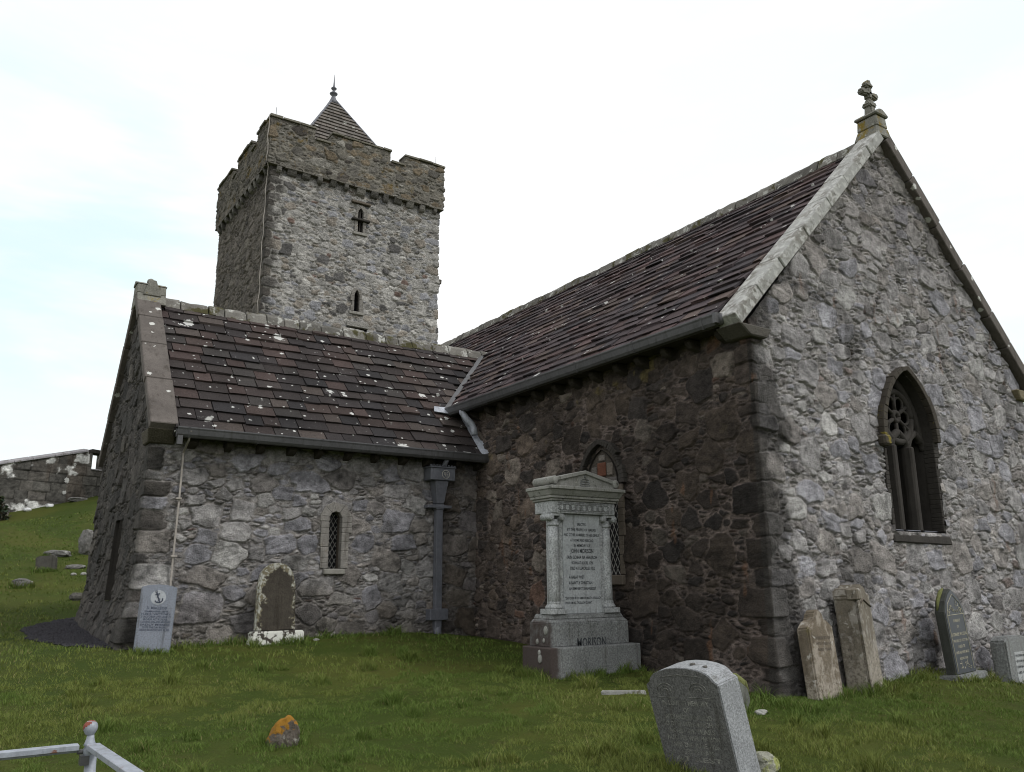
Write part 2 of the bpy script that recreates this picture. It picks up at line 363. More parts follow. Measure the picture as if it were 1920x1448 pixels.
def axis_pts(c, near, step, far, n):
    a = np.arange(-near, near + step / 2, step)
    g = near + (far - near) * (np.linspace(0, 1, n)[1:] ** 3.2)
    return c + np.concatenate([-g[::-1], a, g])
gx = axis_pts(-2, 14, .16, 2500, 40); gy = axis_pts(6, 21, .16, 2500, 40)
X, Y = np.meshgrid(gx, gy); Z = gz(X, Y)
V = np.stack([X.ravel(), Y.ravel(), Z.ravel()], 1)
nx, ny = len(gx), len(gy)
idx = np.arange(nx * ny).reshape(ny, nx)
F = np.stack([idx[:-1, :-1].ravel(), idx[:-1, 1:].ravel(), idx[1:, 1:].ravel(), idx[1:, :-1].ravel()], 1)
g = link('ground', np_mesh('ground', V, F, smooth=True), M['turf']); tag(g, 'green turf churchyard slope', kind='structure')

# ------------------------------------------------------------------ rubble masonry skins
def pack(L, H, res, seed, fixed, sizes, warp=.02, gap_=.034):
    rng = np.random.default_rng(seed)
    nu = int(L / res) + 1; nv = int(H / res) + 1
    u = np.linspace(0, L, nu); z = np.linspace(0, H, nv)
    U, Zg = np.meshgrid(u, z)
    Uw = U + (fbm(U * 5, Zg * 5, seed, 4) - .5) * warp * 3.4
    Zw = Zg + (fbm(U * 5, Zg * 5, seed + 5, 4) - .5) * warp * 3.0
    s1 = np.full(U.shape, .5); s2 = np.full(U.shape, .5); ID = np.full(U.shape, -1, np.int32)
    du = L / (nu - 1); dz = H / (nv - 1)
    st = []
    def stamp(cx, cz, a, bb, ph, n):
        m = max(a, bb) + .12
        i0 = max(0, int((cx - m) / du)); i1 = min(nu, int((cx + m) / du) + 2)
        j0 = max(0, int((cz - m) / dz)); j1 = min(nv, int((cz + m) / dz) + 2)
        if i1 <= i0 or j1 <= j0: return
        x = Uw[j0:j1, i0:i1] - cx; y = Zw[j0:j1, i0:i1] - cz
        c, s_ = math.cos(ph), math.sin(ph)
        xr = (x * c + y * s_) / a; yr = (-x * s_ + y * c) / bb
        if n >= 6:                                                # squared block
            xr = np.abs(xr); yr = np.abs(yr); q = (xr ** n + yr ** n) ** (1 / n)
        else:                                                     # irregular polygon with softened corners
            ns = 4 if rng.random() < .5 else rng.integers(5, 7); th0 = rng.normal(0, .16) if ns == 4 else rng.random() * 6.28; jt_ = .16 if ns == 4 else .28; q = 0
            for kk in range(ns):
                th = th0 + (kk + rng.uniform(-jt_, jt_)) * 2 * math.pi / ns
                pr_ = (xr * math.cos(th) + yr * math.sin(th)) / rng.uniform(.80, 1.04)
                q = q + np.maximum(pr_, 0) ** 9
            q = q ** (1 / 9)
        d = (q - 1) * min(a, bb)
        A = s1[j0:j1, i0:i1]; B = s2[j0:j1, i0:i1]; I = ID[j0:j1, i0:i1]
        k = d < A
        B[:] = np.where(k, A, np.minimum(B, d)); A[:] = np.where(k, d, A); I[k] = len(st)
        st.append((cx, cz, a, bb))
    def val(x, y):
        i = int(round(x / du)); j = int(round(y / dz))
        if i < 0 or j < 0 or i >= nu or j >= nv: return .5
        return s1[j, i]
    for f in fixed: stamp(*f)
    for cnt, (a0, a1), (r0, r1), (n0, n1), rot in sizes:
        for _ in range(int(cnt * L * H)):
            a = rng.uniform(a0, a1); bb = a * rng.uniform(r0, r1); cx = rng.uniform(0, L); cz = rng.uniform(0, H)
            if val(cx, cz) < bb * .75: continue
            if min(val(cx + a * .85, cz), val(cx - a * .85, cz), val(cx, cz + bb * .85), val(cx, cz - bb * .85),
                   val(cx + a * .6, cz + bb * .6), val(cx - a * .6, cz + bb * .6), val(cx + a * .6, cz - bb * .6), val(cx - a * .6, cz - bb * .6)) < -.004: continue
            stamp(cx, cz, a, bb, rng.normal(0, rot), rng.uniform(n0, n1))
    e = np.minimum((s2 - s1) * .5, gap_ - s1)
    N = len(st)
    return U, Zg, e, ID, rng.random((N + 1, 6)), np.array(st + [(0, 0, .1, .1)])

BIG = [(7, (.17, .27), (.55, .95), (2, 4), .12), (60, (.11, .18), (.45, .95), (2, 4), .16), (220, (.06, .11), (.3, .75), (2, 4), .14), (700, (.035, .09), (.18, .42), (2, 4), .10), (500, (.02, .05), (.25, .55), (2, 3), .15)]
FLAT = [(60, (.14, .28), (.35, .8), (2.6, 4.5), .08), (140, (.10, .18), (.28, .6), (2.4, 4), .08), (350, (.06, .11), (.25, .5), (2.2, 3.5), .1), (700, (.03, .06), (.25, .5), (2, 3), .15)]

def skin(name, path, z0, z1, res, seed, colfn, mat, parent, fixed=(), sizes=BIG, keep=None, offs=None, relief=.022, rnd=.018, rc=.10, core=None, warp=.02, mottle=.8):
    P = [np.array(p, float) for p in path]
    seg = [np.linalg.norm(P[i + 1] - P[i]) for i in range(len(P) - 1)]
    cum = np.concatenate([[0], np.cumsum(seg)]); L = cum[-1]
    U, Zg, e, ID, rnds, st = pack(L, z1 - z0, res, seed, fixed, sizes, warp)
    Zw = Zg + z0
    e = e + .004 * (fbm(U * 40, Zg * 40, seed + 6, 2) - .5)
    t = np.clip(e / rnd, 0, 1)
    r = rnds[ID]
    lx = U - st[ID][..., 0]; lz = Zg - st[ID][..., 1]
    prot = (.2 + 1.1 * r[..., 0])
    groove = relief * (.05 + 1.0 * sstep(.40, .68, fbm(U * 3.1, Zg * 3.1, seed + 21, 3)))
    h = relief * .8 * prot * sstep(0, 1, t) - groove * (1 - sstep(.1, .75, t))
    h = h + t * ((r[..., 1] - .5) * .13 * lx + (r[..., 2] - .66) * .20 * lz)
    rough_ = fbm(U * 8 + r[..., 3] * 40, Zg * 11 + r[..., 5] * 30, seed + 2, 4) - .5
    ang_ = (r[..., 2] - .5) * .8
    strata = fbm((U + Zg * ang_) * 2.5 + r[..., 3] * 20, (Zg - U * ang_) * 26, seed + 3, 3) - .5
    h = h + t * (relief * .55 * rough_ + relief * .55 * strata * (r[..., 3] > .45))
    h = h + .02 * (fbm(U * 1.3, Zg * 1.3, seed + 8, 3) - .5) + .008 * (fbm(U * 26, Zg * 26, seed + 4, 3) - .5)
    if offs is not None: h = h + offs(U, Zw)
    # position + mitred normal along the path
    pos = np.zeros(U.shape + (2,)); nor = np.zeros(U.shape + (2,))
    for i in range(len(seg)):
        d = (P[i + 1] - P[i]) / seg[i]; n = np.array([d[1], -d[0]])
        last = i == len(seg) - 1
        k = (U >= cum[i]) & ((U <= cum[i + 1]) if last else (U < cum[i + 1]))
        pos[k] = (P[i] + (U[k] - cum[i])[:, None] * d)
        w = np.where(k, 1.0, 0.0)
        if i > 0: w = np.maximum(w, np.where((U < cum[i]), np.clip(1 - (cum[i] - U) / rc, 0, 1), 0))
        if not last: w = np.maximum(w, np.where((U >= cum[i + 1]), np.clip(1 - (U - cum[i + 1]) / rc, 0, 1), 0))
        nor += w[..., None] * n
    XY = pos + nor * h[..., None]
    V = np.concatenate([XY, Zw[..., None]], 2).reshape(-1, 3)
    nv, nu = U.shape
    idx = np.arange(nu * nv).reshape(nv, nu)
    F = np.stack([idx[:-1, :-1], idx[:-1, 1:], idx[1:, 1:], idx[1:, :-1]], 2).reshape(-1, 4)
    if keep is not None:
        uc = (U[:-1, :-1] + U[1:, 1:]) * .5; zc = (Zw[:-1, :-1] + Zw[1:, 1:]) * .5
        F = F[keep(uc, zc).ravel()]
    c = colfn(U, Zw, e, r, ID, st)
    mot = (fbm(U * 6 + r[..., 1] * 30, Zg * 7 + r[..., 0] * 30, seed + 15, 5) - .5) * 1.5 + (strata * .9) * (r[..., 3] > .45) + (fbm(U * 20, Zg * 22, seed + 16, 3) - .5) * 1.3
    c = c * np.clip(1 + mottle * mot, .35, 1.8)[..., None]
    c = c.reshape(-1, 3)
    if core:
        nb = len(V); cv, cf = core
        V = np.concatenate([V, np.array(cv, float)]); c = np.concatenate([c, np.full((len(cv), 3), .1)])
        F = [F] + [np.array([[i + nb for i in f]]) for f in cf]
    V_used = V
    me = np_mesh(name, V_used, F, c, smooth=False)
    return link(name, me, mat, parent)

def house_core(x0, x1, y0, y1, zb, ze, zr, along='y'):
    if along == 'y':
        xm = (x0 + x1) / 2
        v = [(x0, y0, zb), (x1, y0, zb), (x1, y0, ze), (xm, y0, zr), (x0, y0, ze), (x0, y1, zb), (x1, y1, zb), (x1, y1, ze), (xm, y1, zr), (x0, y1, ze)]
    else:
        ym = (y0 + y1) / 2
        v = [(x0, y0, zb), (x0, y1, zb), (x0, y1, ze), (x0, ym, zr), (x0, y0, ze), (x1, y0, zb), (x1, y1, zb), (x1, y1, ze), (x1, ym, zr), (x1, y0, ze)]
    f = [(0, 1, 2, 3, 4), (5, 6, 7, 8, 9), (0, 1, 6, 5), (1, 2, 7, 6), (2, 3, 8, 7), (3, 4, 9, 8), (4, 0, 5, 9)]
    return v, f

def palette(r, kinds):
    """kinds: list of (weight, rgb); picks per stone by r[...,4], brightness by r[...,5]"""
    w = np.cumsum([k[0] for k in kinds]); w = w / w[-1]
    out = np.zeros(r.shape[:-1] + (3,))
    lo = 0
    for wi, (_, c) in zip(w, kinds):
        k = (r[..., 4] >= lo) & (r[..., 4] <= wi); out[k] = c; lo = wi
    return out * (.80 + .40 * r[..., 5])[..., None]
def lerp(a, b, k): return a * (1 - k[..., None]) + np.array(b) * k[..., None]

# dimensions of the church (z = 0 at the nave eaves)
W = 6.6; ZR = 3.47; T = 5.5; YT = 6.29; WT = 4.24; ZTE = -.85; ZTR = 1.72
church = empty('church', (0, 0, -4.3))
tag(church, 'grey rubble stone church with crenellated square tower, small spire and brown stone slate roofs', 'church')
church.location = (0, 0, 0)

def in_arch(a, z, c, hw, zb, zs, za):
    """pointed/round opening test: half width hw, from zb, springing zs, apex za"""
    k = np.clip((z - zs) / (za - zs), 0, 1)
    w = np.where(z < zs, hw, hw * np.sqrt(np.clip(1 - k ** 1.7, 0, 1)))
    return (z > zb) & (z < za) & (np.abs(a - c) < w)
def gothic(hw, zs, za, z):
    H = za - zs; Rr = (hw * hw + H * H) / (2 * hw)
    return np.sqrt(np.maximum(Rr * Rr - (np.asarray(z) - zs) ** 2, 0)) - (Rr - hw)
def in_gothic(a, z, c, hw, zb, zs, za):
    return (z > zb) & (z < za) & (np.abs(a - c) < np.where(z < zs, hw, gothic(hw, zs, za, z)))
def gothic_pts(c, hw, zb, zs, za, n=10):
    pts = [(c - hw, zb)] + [(c - float(gothic(hw, zs, za, zs + (za - zs) * i / n)), zs + (za - zs) * i / n) for i in range(n)] + [(c, za)]
    return pts + [(2 * c - a, z) for a, z in pts[:-1][::-1]]
def arch_pts(c, hw, zb, zs, za, n=10, closed=True):
    pts = [(c - hw, zb), (c - hw, zs)]
    for i in range(1, n):
        k = i / n; z = zs + (za - zs) * k; pts.append((c - hw * math.sqrt(max(0, 1 - k ** 1.7)), z))
    pts.append((c, za))
    pts += [(2 * c - a, z) for a, z in pts[:-1][::-1]]
    return pts

# ---- nave wall (side x=0, corner, gable y=0)
LS = 6.9
def nave_off(U, Z): return .016 * np.clip(-Z, 0, 9) + .10 * sstep(-3.5, -4.5, Z) * sstep(-1.5, 0, -np.abs(U - LS))
def nave_keep(u, z):
    side = u < LS; x = u - LS; y = LS - u
    k = np.where(side, z < .05, np.where(x < W, z < .02 + (1 - np.abs(x - W / 2) / (W / 2)) * ZR, z < .05))
    k &= ~(side & in_gothic(y, z, 2.79, .37, -3.0, -1.75, -1.2))
    k &= ~((~side) & in_gothic(x, z, 3.13, .62, -2.46, -1.2, -.20))
    return k
def nave_col(U, Z, e, r, ID, st):
    x = U - LS; y = LS - U
    sx = st[ID][..., 0] - LS
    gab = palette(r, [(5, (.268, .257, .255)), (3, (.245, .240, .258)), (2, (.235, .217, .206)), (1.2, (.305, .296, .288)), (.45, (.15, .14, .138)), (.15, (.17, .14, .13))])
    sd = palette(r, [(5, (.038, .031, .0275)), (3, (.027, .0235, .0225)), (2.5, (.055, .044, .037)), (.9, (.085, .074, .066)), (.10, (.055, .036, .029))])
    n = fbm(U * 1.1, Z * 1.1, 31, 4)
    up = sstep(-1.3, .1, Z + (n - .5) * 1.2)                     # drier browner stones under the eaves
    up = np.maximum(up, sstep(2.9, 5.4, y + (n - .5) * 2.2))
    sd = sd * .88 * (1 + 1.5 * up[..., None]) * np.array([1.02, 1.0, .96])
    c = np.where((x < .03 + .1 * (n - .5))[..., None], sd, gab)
    # black run-off stain beside the quoins on the gable and in patches low on it
    n2 = fbm(U * 2.6, Z * 2.0, 37, 4)
    stain = sstep(.56, .30, x + (n2 - .5) * 1.5 - .16 * sstep(-2, -4.3, Z)) * (x > -.05)
    stain = np.maximum(stain, .75 * sstep(.62, .72, fbm(U * 1.2, Z * .9, 41, 4)) * sstep(-1.8, -3.2, Z) * sstep(3.3, 1.2, x) * (x > 0))
    stain = np.maximum(stain, .65 * sstep(.66, .76, fbm(U * 2.2, Z * 1.6, 43, 4)) * (x > 0))
    c = lerp(c, (.035, .032, .029), stain * .85)
    up2 = sstep(.9, 2.6, Z) * (x > 0)
    c = c * (1 - .22 * up2[..., None]) * (1 - np.array([0, .03, .06]) * up2[..., None])
    # mortar
    m = sstep(.013, .004, e + (fbm(U * 9, Z * 9, 12, 3) - .5) * .014)
    mc = np.where((x > 0)[..., None], np.array([.268, .251, .242]), np.array([.135, .108, .096]))
    mm = np.where(x > 0, .75, .68 * sstep(.35, .62, fbm(U * 1.6, Z * 1.6, 51, 3)) + .26)
    c = c * (1 - (m * mm)[..., None]) + mc * (m * mm)[..., None] * (1 - .6 * stain[..., None])
    ru = sstep(.76, .82, fbm(U * 4.4, Z * 1.6, 61, 4)) * .4
    c = lerp(c, (.15, .075, .04), ru)
    ye = sstep(.74, .80, fbm(U * 2.8, Z * 2.8, 71, 4)) * .5
    c = lerp(c, (.2, .16, .06), ye * (x < .5) * sstep(-1.5, -.3, Z))
    return np.clip(c, .012, .6)
fx = []
zc = .0
k = 0
rq = random.Random(4)
while zc < 4.35:
    hh = rq.uniform(.07, .19); aw = rq.uniform(.16, .36)
    off = rq.uniform(.0, .14) * (1 if k % 2 else -1)
    fx.append((LS + off, zc + hh, aw, hh * .96, rq.uniform(-.03, .03), 6)); zc += 2 * hh; k += 1
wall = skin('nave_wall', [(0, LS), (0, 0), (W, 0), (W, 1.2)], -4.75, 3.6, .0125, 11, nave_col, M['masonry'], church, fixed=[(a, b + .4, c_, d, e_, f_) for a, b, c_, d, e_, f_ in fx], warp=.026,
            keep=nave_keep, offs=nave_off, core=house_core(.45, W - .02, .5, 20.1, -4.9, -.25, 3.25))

# ---- transept wall (gable x=-T, corner, side y=YT)
LG = WT + .3
def tr_off(U, Z):
    g_ = sstep(.05, -.05, U - LG)
    return (.030 * g_ + .012 * (1 - g_)) * np.clip(ZTE - Z, 0, 9) + (.16 * g_ + .06 * (1 - g_) * sstep(1.2, 0, U - LG)) * sstep(-3.0, -4.1, Z)
def tr_keep(u, z):
    gab = u < LG; y = YT + LG - u; x = -T + (u - LG)
    k = np.where(gab, z < ZTE + .05 + (1 - np.abs(y - YT - WT / 2) / (WT / 2)) * (ZTR - ZTE), z < ZTE + .06)
    k &= ~((~gab) & in_arch(x, z, -2.665, .125, -2.86, -2.05, -1.93))
    k &= ~(gab & (np.abs(y - 7.95) < .19) & (z > -3.3) & (z < -2.08))
    return k
def tr_col(U, Z, e, r, ID, st):
    x = -T + (U - LG)
    sg = st[ID][..., 0] - LG
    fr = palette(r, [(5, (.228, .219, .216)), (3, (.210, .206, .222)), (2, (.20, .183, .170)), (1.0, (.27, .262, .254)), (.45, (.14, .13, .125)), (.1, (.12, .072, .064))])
    gb = palette(r, [(5, (.066, .060, .055)), (3, (.052, .049, .046)), (1.5, (.085, .077, .068)), (.5, (.034, .032, .03))])  # grey-brown stone, darkened further to carry the gable's shading
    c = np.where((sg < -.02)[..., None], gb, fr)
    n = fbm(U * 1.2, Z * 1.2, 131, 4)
    dk = sstep(-.95, -.65, x + (n - .5) * .35) * .78                 # darker, browner strip beyond the downpipe
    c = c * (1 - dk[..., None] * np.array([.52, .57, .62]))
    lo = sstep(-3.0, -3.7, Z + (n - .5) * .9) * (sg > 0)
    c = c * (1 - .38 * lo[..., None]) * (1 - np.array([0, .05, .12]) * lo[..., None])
    st_ = sstep(.62, .70, fbm(U * 1.5, Z * 1.1, 141, 4)) * .6
    st_ = np.maximum(st_, .8 * sstep(.20, .0, U - LG + (n - .5) * .5) * sstep(-.1, .0, sg))
    st_ = np.maximum(st_, .6 * sstep(ZTE - .32, ZTE - .08, Z + (n - .5) * .3) * (x > -T + .1))
    c = lerp(c, (.05, .046, .04), st_)
    m = sstep(.014, .004, e + (fbm(U * 9, Z * 9, 112, 3) - .5) * .016)
    mc = np.where((U > LG)[..., None], np.array([.20, .186, .175]), np.array([.06, .056, .052]))
    c = c * (1 - (m * .8)[..., None]) + mc * (m * .8 * (1 - .45 * dk))[..., None]
    return np.clip(c, .012, .6)
fx = []; zc = 0; k = 0
while zc < 3.0:
    hh = rq.uniform(.07, .19); aw = rq.uniform(.16, .36); off = rq.uniform(.0, .14) * (1 if k % 2 else -1)
    fx.append((LG + off, zc + hh + .55, aw, hh * .95, 0, 6)); zc += 2 * hh; k += 1
BIGT = [(14, (.19, .31), (.5, .9), (2, 4), .12)] + BIG
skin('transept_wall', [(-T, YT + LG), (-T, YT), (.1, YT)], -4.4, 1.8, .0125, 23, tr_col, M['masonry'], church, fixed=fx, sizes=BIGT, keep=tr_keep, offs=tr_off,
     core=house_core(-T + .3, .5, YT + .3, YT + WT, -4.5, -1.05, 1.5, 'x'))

# ---- tower
TX0, TX1, TY0, TY1 = .03, 6.73, 20.22, 26.8
def tw_col(left_u):
    def f(U, Z, e, r, ID, st):
        s_ = st[ID][..., 0] - left_u
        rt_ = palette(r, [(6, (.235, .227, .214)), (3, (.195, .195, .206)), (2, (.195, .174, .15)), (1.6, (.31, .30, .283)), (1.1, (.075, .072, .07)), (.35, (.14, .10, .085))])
        lf = palette(r, [(5, (.125, .11, .096)), (3, (.10, .09, .08)), (1.5, (.155, .14, .12)), (.5, (.07, .063, .056))])  # brownish stone, with the left face's shading added to the colour
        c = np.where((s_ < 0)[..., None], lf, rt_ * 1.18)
        n = fbm(U * .9, Z * .9, 211, 4)
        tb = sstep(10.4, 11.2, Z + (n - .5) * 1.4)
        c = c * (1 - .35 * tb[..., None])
        n5 = fbm(U * 2.5, Z * 2.2, 223, 3)
        q = sstep(.42, .15, np.abs(U - left_u - .05) + (n5 - .5) * .75)
        c = lerp(c, (.055, .05, .045), q * .85)
        m = sstep(.020, .005, e + (fbm(U * 5, Z * 5, 227, 3) - .5) * .02)
        mc = np.where((U > left_u)[..., None], np.array([.37, .355, .33]), np.array([.125, .112, .098]))
        c = c * (1 - (m * .7)[..., None]) + mc * (m * .7)[..., None]
        return np.clip(c, .02, .6)
    return f
LT = TY1 - TY0
def tw_keep(u, z):
    x = u - LT + TX0
    k = ~((u > LT) & in_arch(x, z, 3.44, .15, 9.48, 10.25, 10.5))
    k &= ~((u > LT) & in_arch(x, z, 3.41, .13, 6.42, 7.0, 7.27))
    k &= ~((u > LT) & (np.abs(x - 3.46) < .40) & (z > 5.66) & (z < 5.84))
    return k
fx = []; zc = 0; k = 0
while zc < 7.9:
    hh = rq.uniform(.12, .2); aw = rq.uniform(.25, .4); off = rq.uniform(.05, .2) * (1 if k % 2 else -1)
    for LL in (LT, LT + TX1 - TX0): fx.append((LL + off, zc + hh, aw, hh * .95, 0, 6))
    zc += 2 * hh; k += 1
TSZ = [(4, (.17, .27), (.5, .95), (2, 4), .12), (45, (.10, .18), (.4, .85), (2, 4), .14), (160, (.07, .14), (.22, .5), (2, 4), .10), (420, (.035, .09), (.25, .5), (2, 3), .12)]
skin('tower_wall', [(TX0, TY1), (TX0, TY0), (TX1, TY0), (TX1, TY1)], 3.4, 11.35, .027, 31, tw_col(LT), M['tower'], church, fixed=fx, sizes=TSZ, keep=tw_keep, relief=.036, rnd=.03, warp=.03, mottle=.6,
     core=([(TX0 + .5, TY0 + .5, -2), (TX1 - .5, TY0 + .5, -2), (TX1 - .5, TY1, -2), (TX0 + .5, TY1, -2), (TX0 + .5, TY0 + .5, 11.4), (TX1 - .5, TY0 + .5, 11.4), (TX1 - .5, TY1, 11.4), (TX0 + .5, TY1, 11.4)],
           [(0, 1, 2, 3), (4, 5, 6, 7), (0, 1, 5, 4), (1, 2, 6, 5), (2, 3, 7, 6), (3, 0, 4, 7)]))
# parapet: outer skin + top merlons closed by a wall core
PO = .14
px0, px1, py0, py1 = TX0 - PO, TX1 + PO, TY0 - PO, TY1 + PO
LP = py1 - py0
def par_top(u):
    s_ = u - LP + px0                                             # x on the right face
    y = py0 + (LP - u)                                            # y on the left face
    zr_ = np.where((s_ < 1.52) | ((s_ > 2.15) & (s_ < 4.52)) | (s_ > 5.12), 13.02, 12.6)
    zl_ = np.where((y < 21.6) | ((y > 22.25) & (y < 24.1)) | (y > 24.75), 13.02, 12.58)
    return np.where(u < LP, zl_, np.where(s_ < px1, zr_, 13.02))
def par_col(U, Z, e, r, ID, st):
    s_ = st[ID][..., 0] - LP
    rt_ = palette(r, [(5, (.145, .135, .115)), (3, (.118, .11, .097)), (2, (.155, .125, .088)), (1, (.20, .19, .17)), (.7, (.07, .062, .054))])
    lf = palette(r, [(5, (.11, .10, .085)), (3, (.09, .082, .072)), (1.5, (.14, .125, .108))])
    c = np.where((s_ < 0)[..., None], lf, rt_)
    m = sstep(.018, .004, e)
    c = c * (1 - m[..., None] * .6) + np.array([.19, .175, .145]) * (m * .6)[..., None]
    return c
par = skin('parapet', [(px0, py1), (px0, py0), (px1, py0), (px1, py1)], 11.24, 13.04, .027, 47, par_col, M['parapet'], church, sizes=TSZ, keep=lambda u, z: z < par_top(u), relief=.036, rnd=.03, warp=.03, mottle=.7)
mb = MB()
def pcore(a0, a1, zt, face):
    if face == 'r': mb.box((a0, py0 + .01, 11.23), (a1, py0 + .5, zt - .02), (.17, .16, .14))
    else: mb.box((px0 + .01, a0, 11.23), (px0 + .5, a1, zt - .02), (.15, .14, .12))
for a0, a1, zt in [(px0 + .02, 1.5, 13.02), (1.5, 2.16, 12.6), (2.16, 4.5, 13.02), (4.5, 5.13, 12.6), (5.13, px1 - .02, 13.02)]: pcore(a0, a1, zt, 'r')
for a0, a1, zt in [(py0 + .52, 21.58, 13.02), (21.58, 22.26, 12.58), (22.26, 24.08, 13.02), (24.08, 24.76, 12.58), (24.76, py1 - .02, 13.02)]: pcore(a0, a1, zt, 'l')
mb.box((px1 - .5, py0 + .52, 11.23), (px1 - .02, py1 - .02, 13.0), (.17, .16, .14)); mb.box((px0 + .5, py1 - .5, 11.23), (px1 - .5, py1 - .02, 12.98), (.17, .16, .14))
mb.box((px0 + .3, py0 + .3, 11.3), (px1 - .3, py1 - .3, 11.9), (.1, .1, .1))
mb.build('parapet_core', M['parapet'], par)
# flat cap stones on the merlons
def caprow(a0, a1, zt, face, w=.5):
    a = a0; mb = MB()
    while a < a1 - .05:
        b_ = min(a1, a + random.uniform(.35, .7))
        if a1 - b_ < .2: b_ = a1
        j = random.uniform(-.012, .012); p_ = .05 + random.uniform(0, .04)
        if face == 'r': mb.box((a + .008, py0 - p_, zt + j), (b_ - .008, py0 + w, zt + .085 + j), (.17, .16, .13), .012)
        else: mb.box((px0 - p_, a + .008, zt + j), (px0 + w, b_ - .008, zt + .085 + j), (.15, .14, .12), .012)
        a = b_
    mb.build('merlon_cap', M['parapet'], par, .012)
for a0, a1, zt in [(px0 - .04, 1.54, 13.02), (1.56, 2.12, 12.6), (2.13, 4.54, 13.02), (4.56, 5.09, 12.6), (5.1, px1 + .04, 13.02)]: caprow(a0, a1, zt, 'r')
for a0, a1, zt in [(py0 + .46, 21.62, 13.02), (21.64, 22.2, 12.58), (22.22, 24.12, 13.02), (24.14, 24.7, 12.58), (24.72, py1, 13.02)]: caprow(a0, a1, zt, 'l')
# corbels below the parapet, with a thin string course
def corb(x, y, w, face):
    m_ = MB(); c_ = random.uniform(.08, .2); col_ = (c_, c_ * .95, c_ * .86)
    dz = random.uniform(-.01, .07); k_ = random.uniform(.6, 1)
    if face == 'r':
        m_.prism([(0.03, 11.20), (-.17, 11.20), (-.17 * k_, 11.02 + dz), (-.11 * k_, 10.95 + dz), (0.03, 10.90 + dz)], lambda a, b, d: (d, TY0 + a, b), x - w / 2, x + w / 2, col_)
    else:
        m_.prism([(0.03, 11.20), (-.17, 11.20), (-.17 * k_, 11.02 + dz), (-.11 * k_, 10.95 + dz), (0.03, 10.90 + dz)], lambda a, b, d: (TX0 + a, d, b), y - w / 2, y + w / 2, col_)
    return m_.build('corbel', M['tower'], church, .012)
for i in range(13): corb(TX0 + .25 + i * .515 + random.uniform(-.05, .05), 0, random.uniform(.14, .34), 'r')
for i in range(12): corb(0, TY0 + .4 + i * .53 + random.uniform(-.05, .05), random.uniform(.14, .34), 'l')
mb = MB(); a = px0 + .02
while a < px1 - .1:
    b_ = min(px1 - .02, a + random.uniform(.3, .7)); mb.box((a + .006, TY0 - .165 - random.uniform(0, .02), 11.19 + random.uniform(-.015, .015)), (b_ - .006, TY0 + .05, 11.25), (.15, .14, .12), .01); a = b_
a = py0 + .25
while a < py1 - .1:
    b_ = min(py1 - .02, a + random.uniform(.3, .7)); mb.box((TX0 - .165 - random.uniform(0, .02), a + .006, 11.19 + random.uniform(-.015, .015)), (TX0 + .05, b_ - .006, 11.25), (.12, .11, .1), .01); a = b_
mb.build('string_course', M['tower'], church, .01)

# spire (caphouse): courses of slates on four faces
AP = Vector((3.42, 23.5, 16.75)); SD = 4.3; SK = .565
mb = MB()
ncs = 20
for face in range(4):
    ca, sa = [(1, 0), (0, 1), (-1, 0), (0, -1)][face]
    def fp(lat, k, out):            # lat across, k 0 at apex..1
        hw = SK * SD * k; dx, dy = lat, -hw - out
        return (AP.x + dx * ca - dy * sa, AP.y + dx * sa + dy * ca, AP.z - SD * k + out * .5)
    for i in range(ncs):
        k0, k1 = max(.012, i / ncs), (i + 1) / ncs
        h1 = SK * SD * k1; a = -h1
        while a < h1 - .01:
            b_ = min(h1, a + random.uniform(.22, .42))
            if h1 - b_ < .12: b_ = h1
            f0 = k0 / k1; g_ = .004
            c_ = random.uniform(.085, .15); t_ = random.uniform(0, 1); col_ = (c_ * 1.06, c_ * (.97 - .04 * t_), c_ * (.88 - .06 * t_))
            o = random.uniform(0, .012)
            mb.hexa([fp(a + g_, k1, .01), fp(b_ - g_, k1, .01), fp((b_ - g_) * f0, k0, -.01), fp((a + g_) * f0, k0, -.01),
                     fp(a + g_, k1, .05 + o), fp(b_ - g_, k1, .05 + o), fp((b_ - g_) * f0, k0, .012), fp((a + g_) * f0, k0, .012)], col_)
            a = b_
spire = mb.build('spire', M['spire_tile'], church)
mb = MB()
for sx, sy in ((1, 1), (1, -1), (-1, 1), (-1, -1)):
    mb.tube([(AP.x + sx * .02, AP.y + sy * .02, AP.z), (AP.x + sx * SK * SD, AP.y + sy * SK * SD, AP.z - SD + .03)], .045, 6)
mb.build('lead_hip', M['lead'], spire)
mb = MB()
mb.lathe([(.24, -.30), (.16, -.12), (.09, .06), (.07, .12), (.15, .20), (.17, .24), (.11, .29), (.06, .33), (.055, .40), (.11, .46), (.12, .49), (.06, .54), (.035, .62), (.02, .85), (.004, 1.15)], 12, AP)
mb.build('finial', M['lead'], spire)
for x, y in ((.12, 20.3), (6.6, 20.3)):
    mb = MB(); mb.tube([(x, y, 12.9), (x, y, 13.55)], [.014, .008], 6); mb.build('lightning_rod', M['lead'], church)
# weathered stone heads on the tower corner, ledge stones
mb = MB(); mb.box((TX1 - .02, TY0 + .02, 8.2), (TX1 + .19, TY0 + .3, 8.38), (.1, .09, .08), .02); mb.box((TX1 - .02, TY0 + .05, 8.06), (TX1 + .11, TY0 + .25, 8.19), (.1, .09, .08), .02); mb.build('gargoyle', M['tower'], church, .03)
mb = MB(); mb.box((TX1 - .55, TY0 - .10, 5.52), (TX1 + .12, TY0 + .2, 5.63), (.2, .19, .17), .012); mb.build('ledge', M['tower'], church, .015)
mb = MB(); mb.box((TX0 - .16, TY0 - .12, 5.62), (TX0 + .6, TY0 + .2, 5.74), (.15, .14, .11), .012); mb.build('ledge', M['tower'], church, .015)
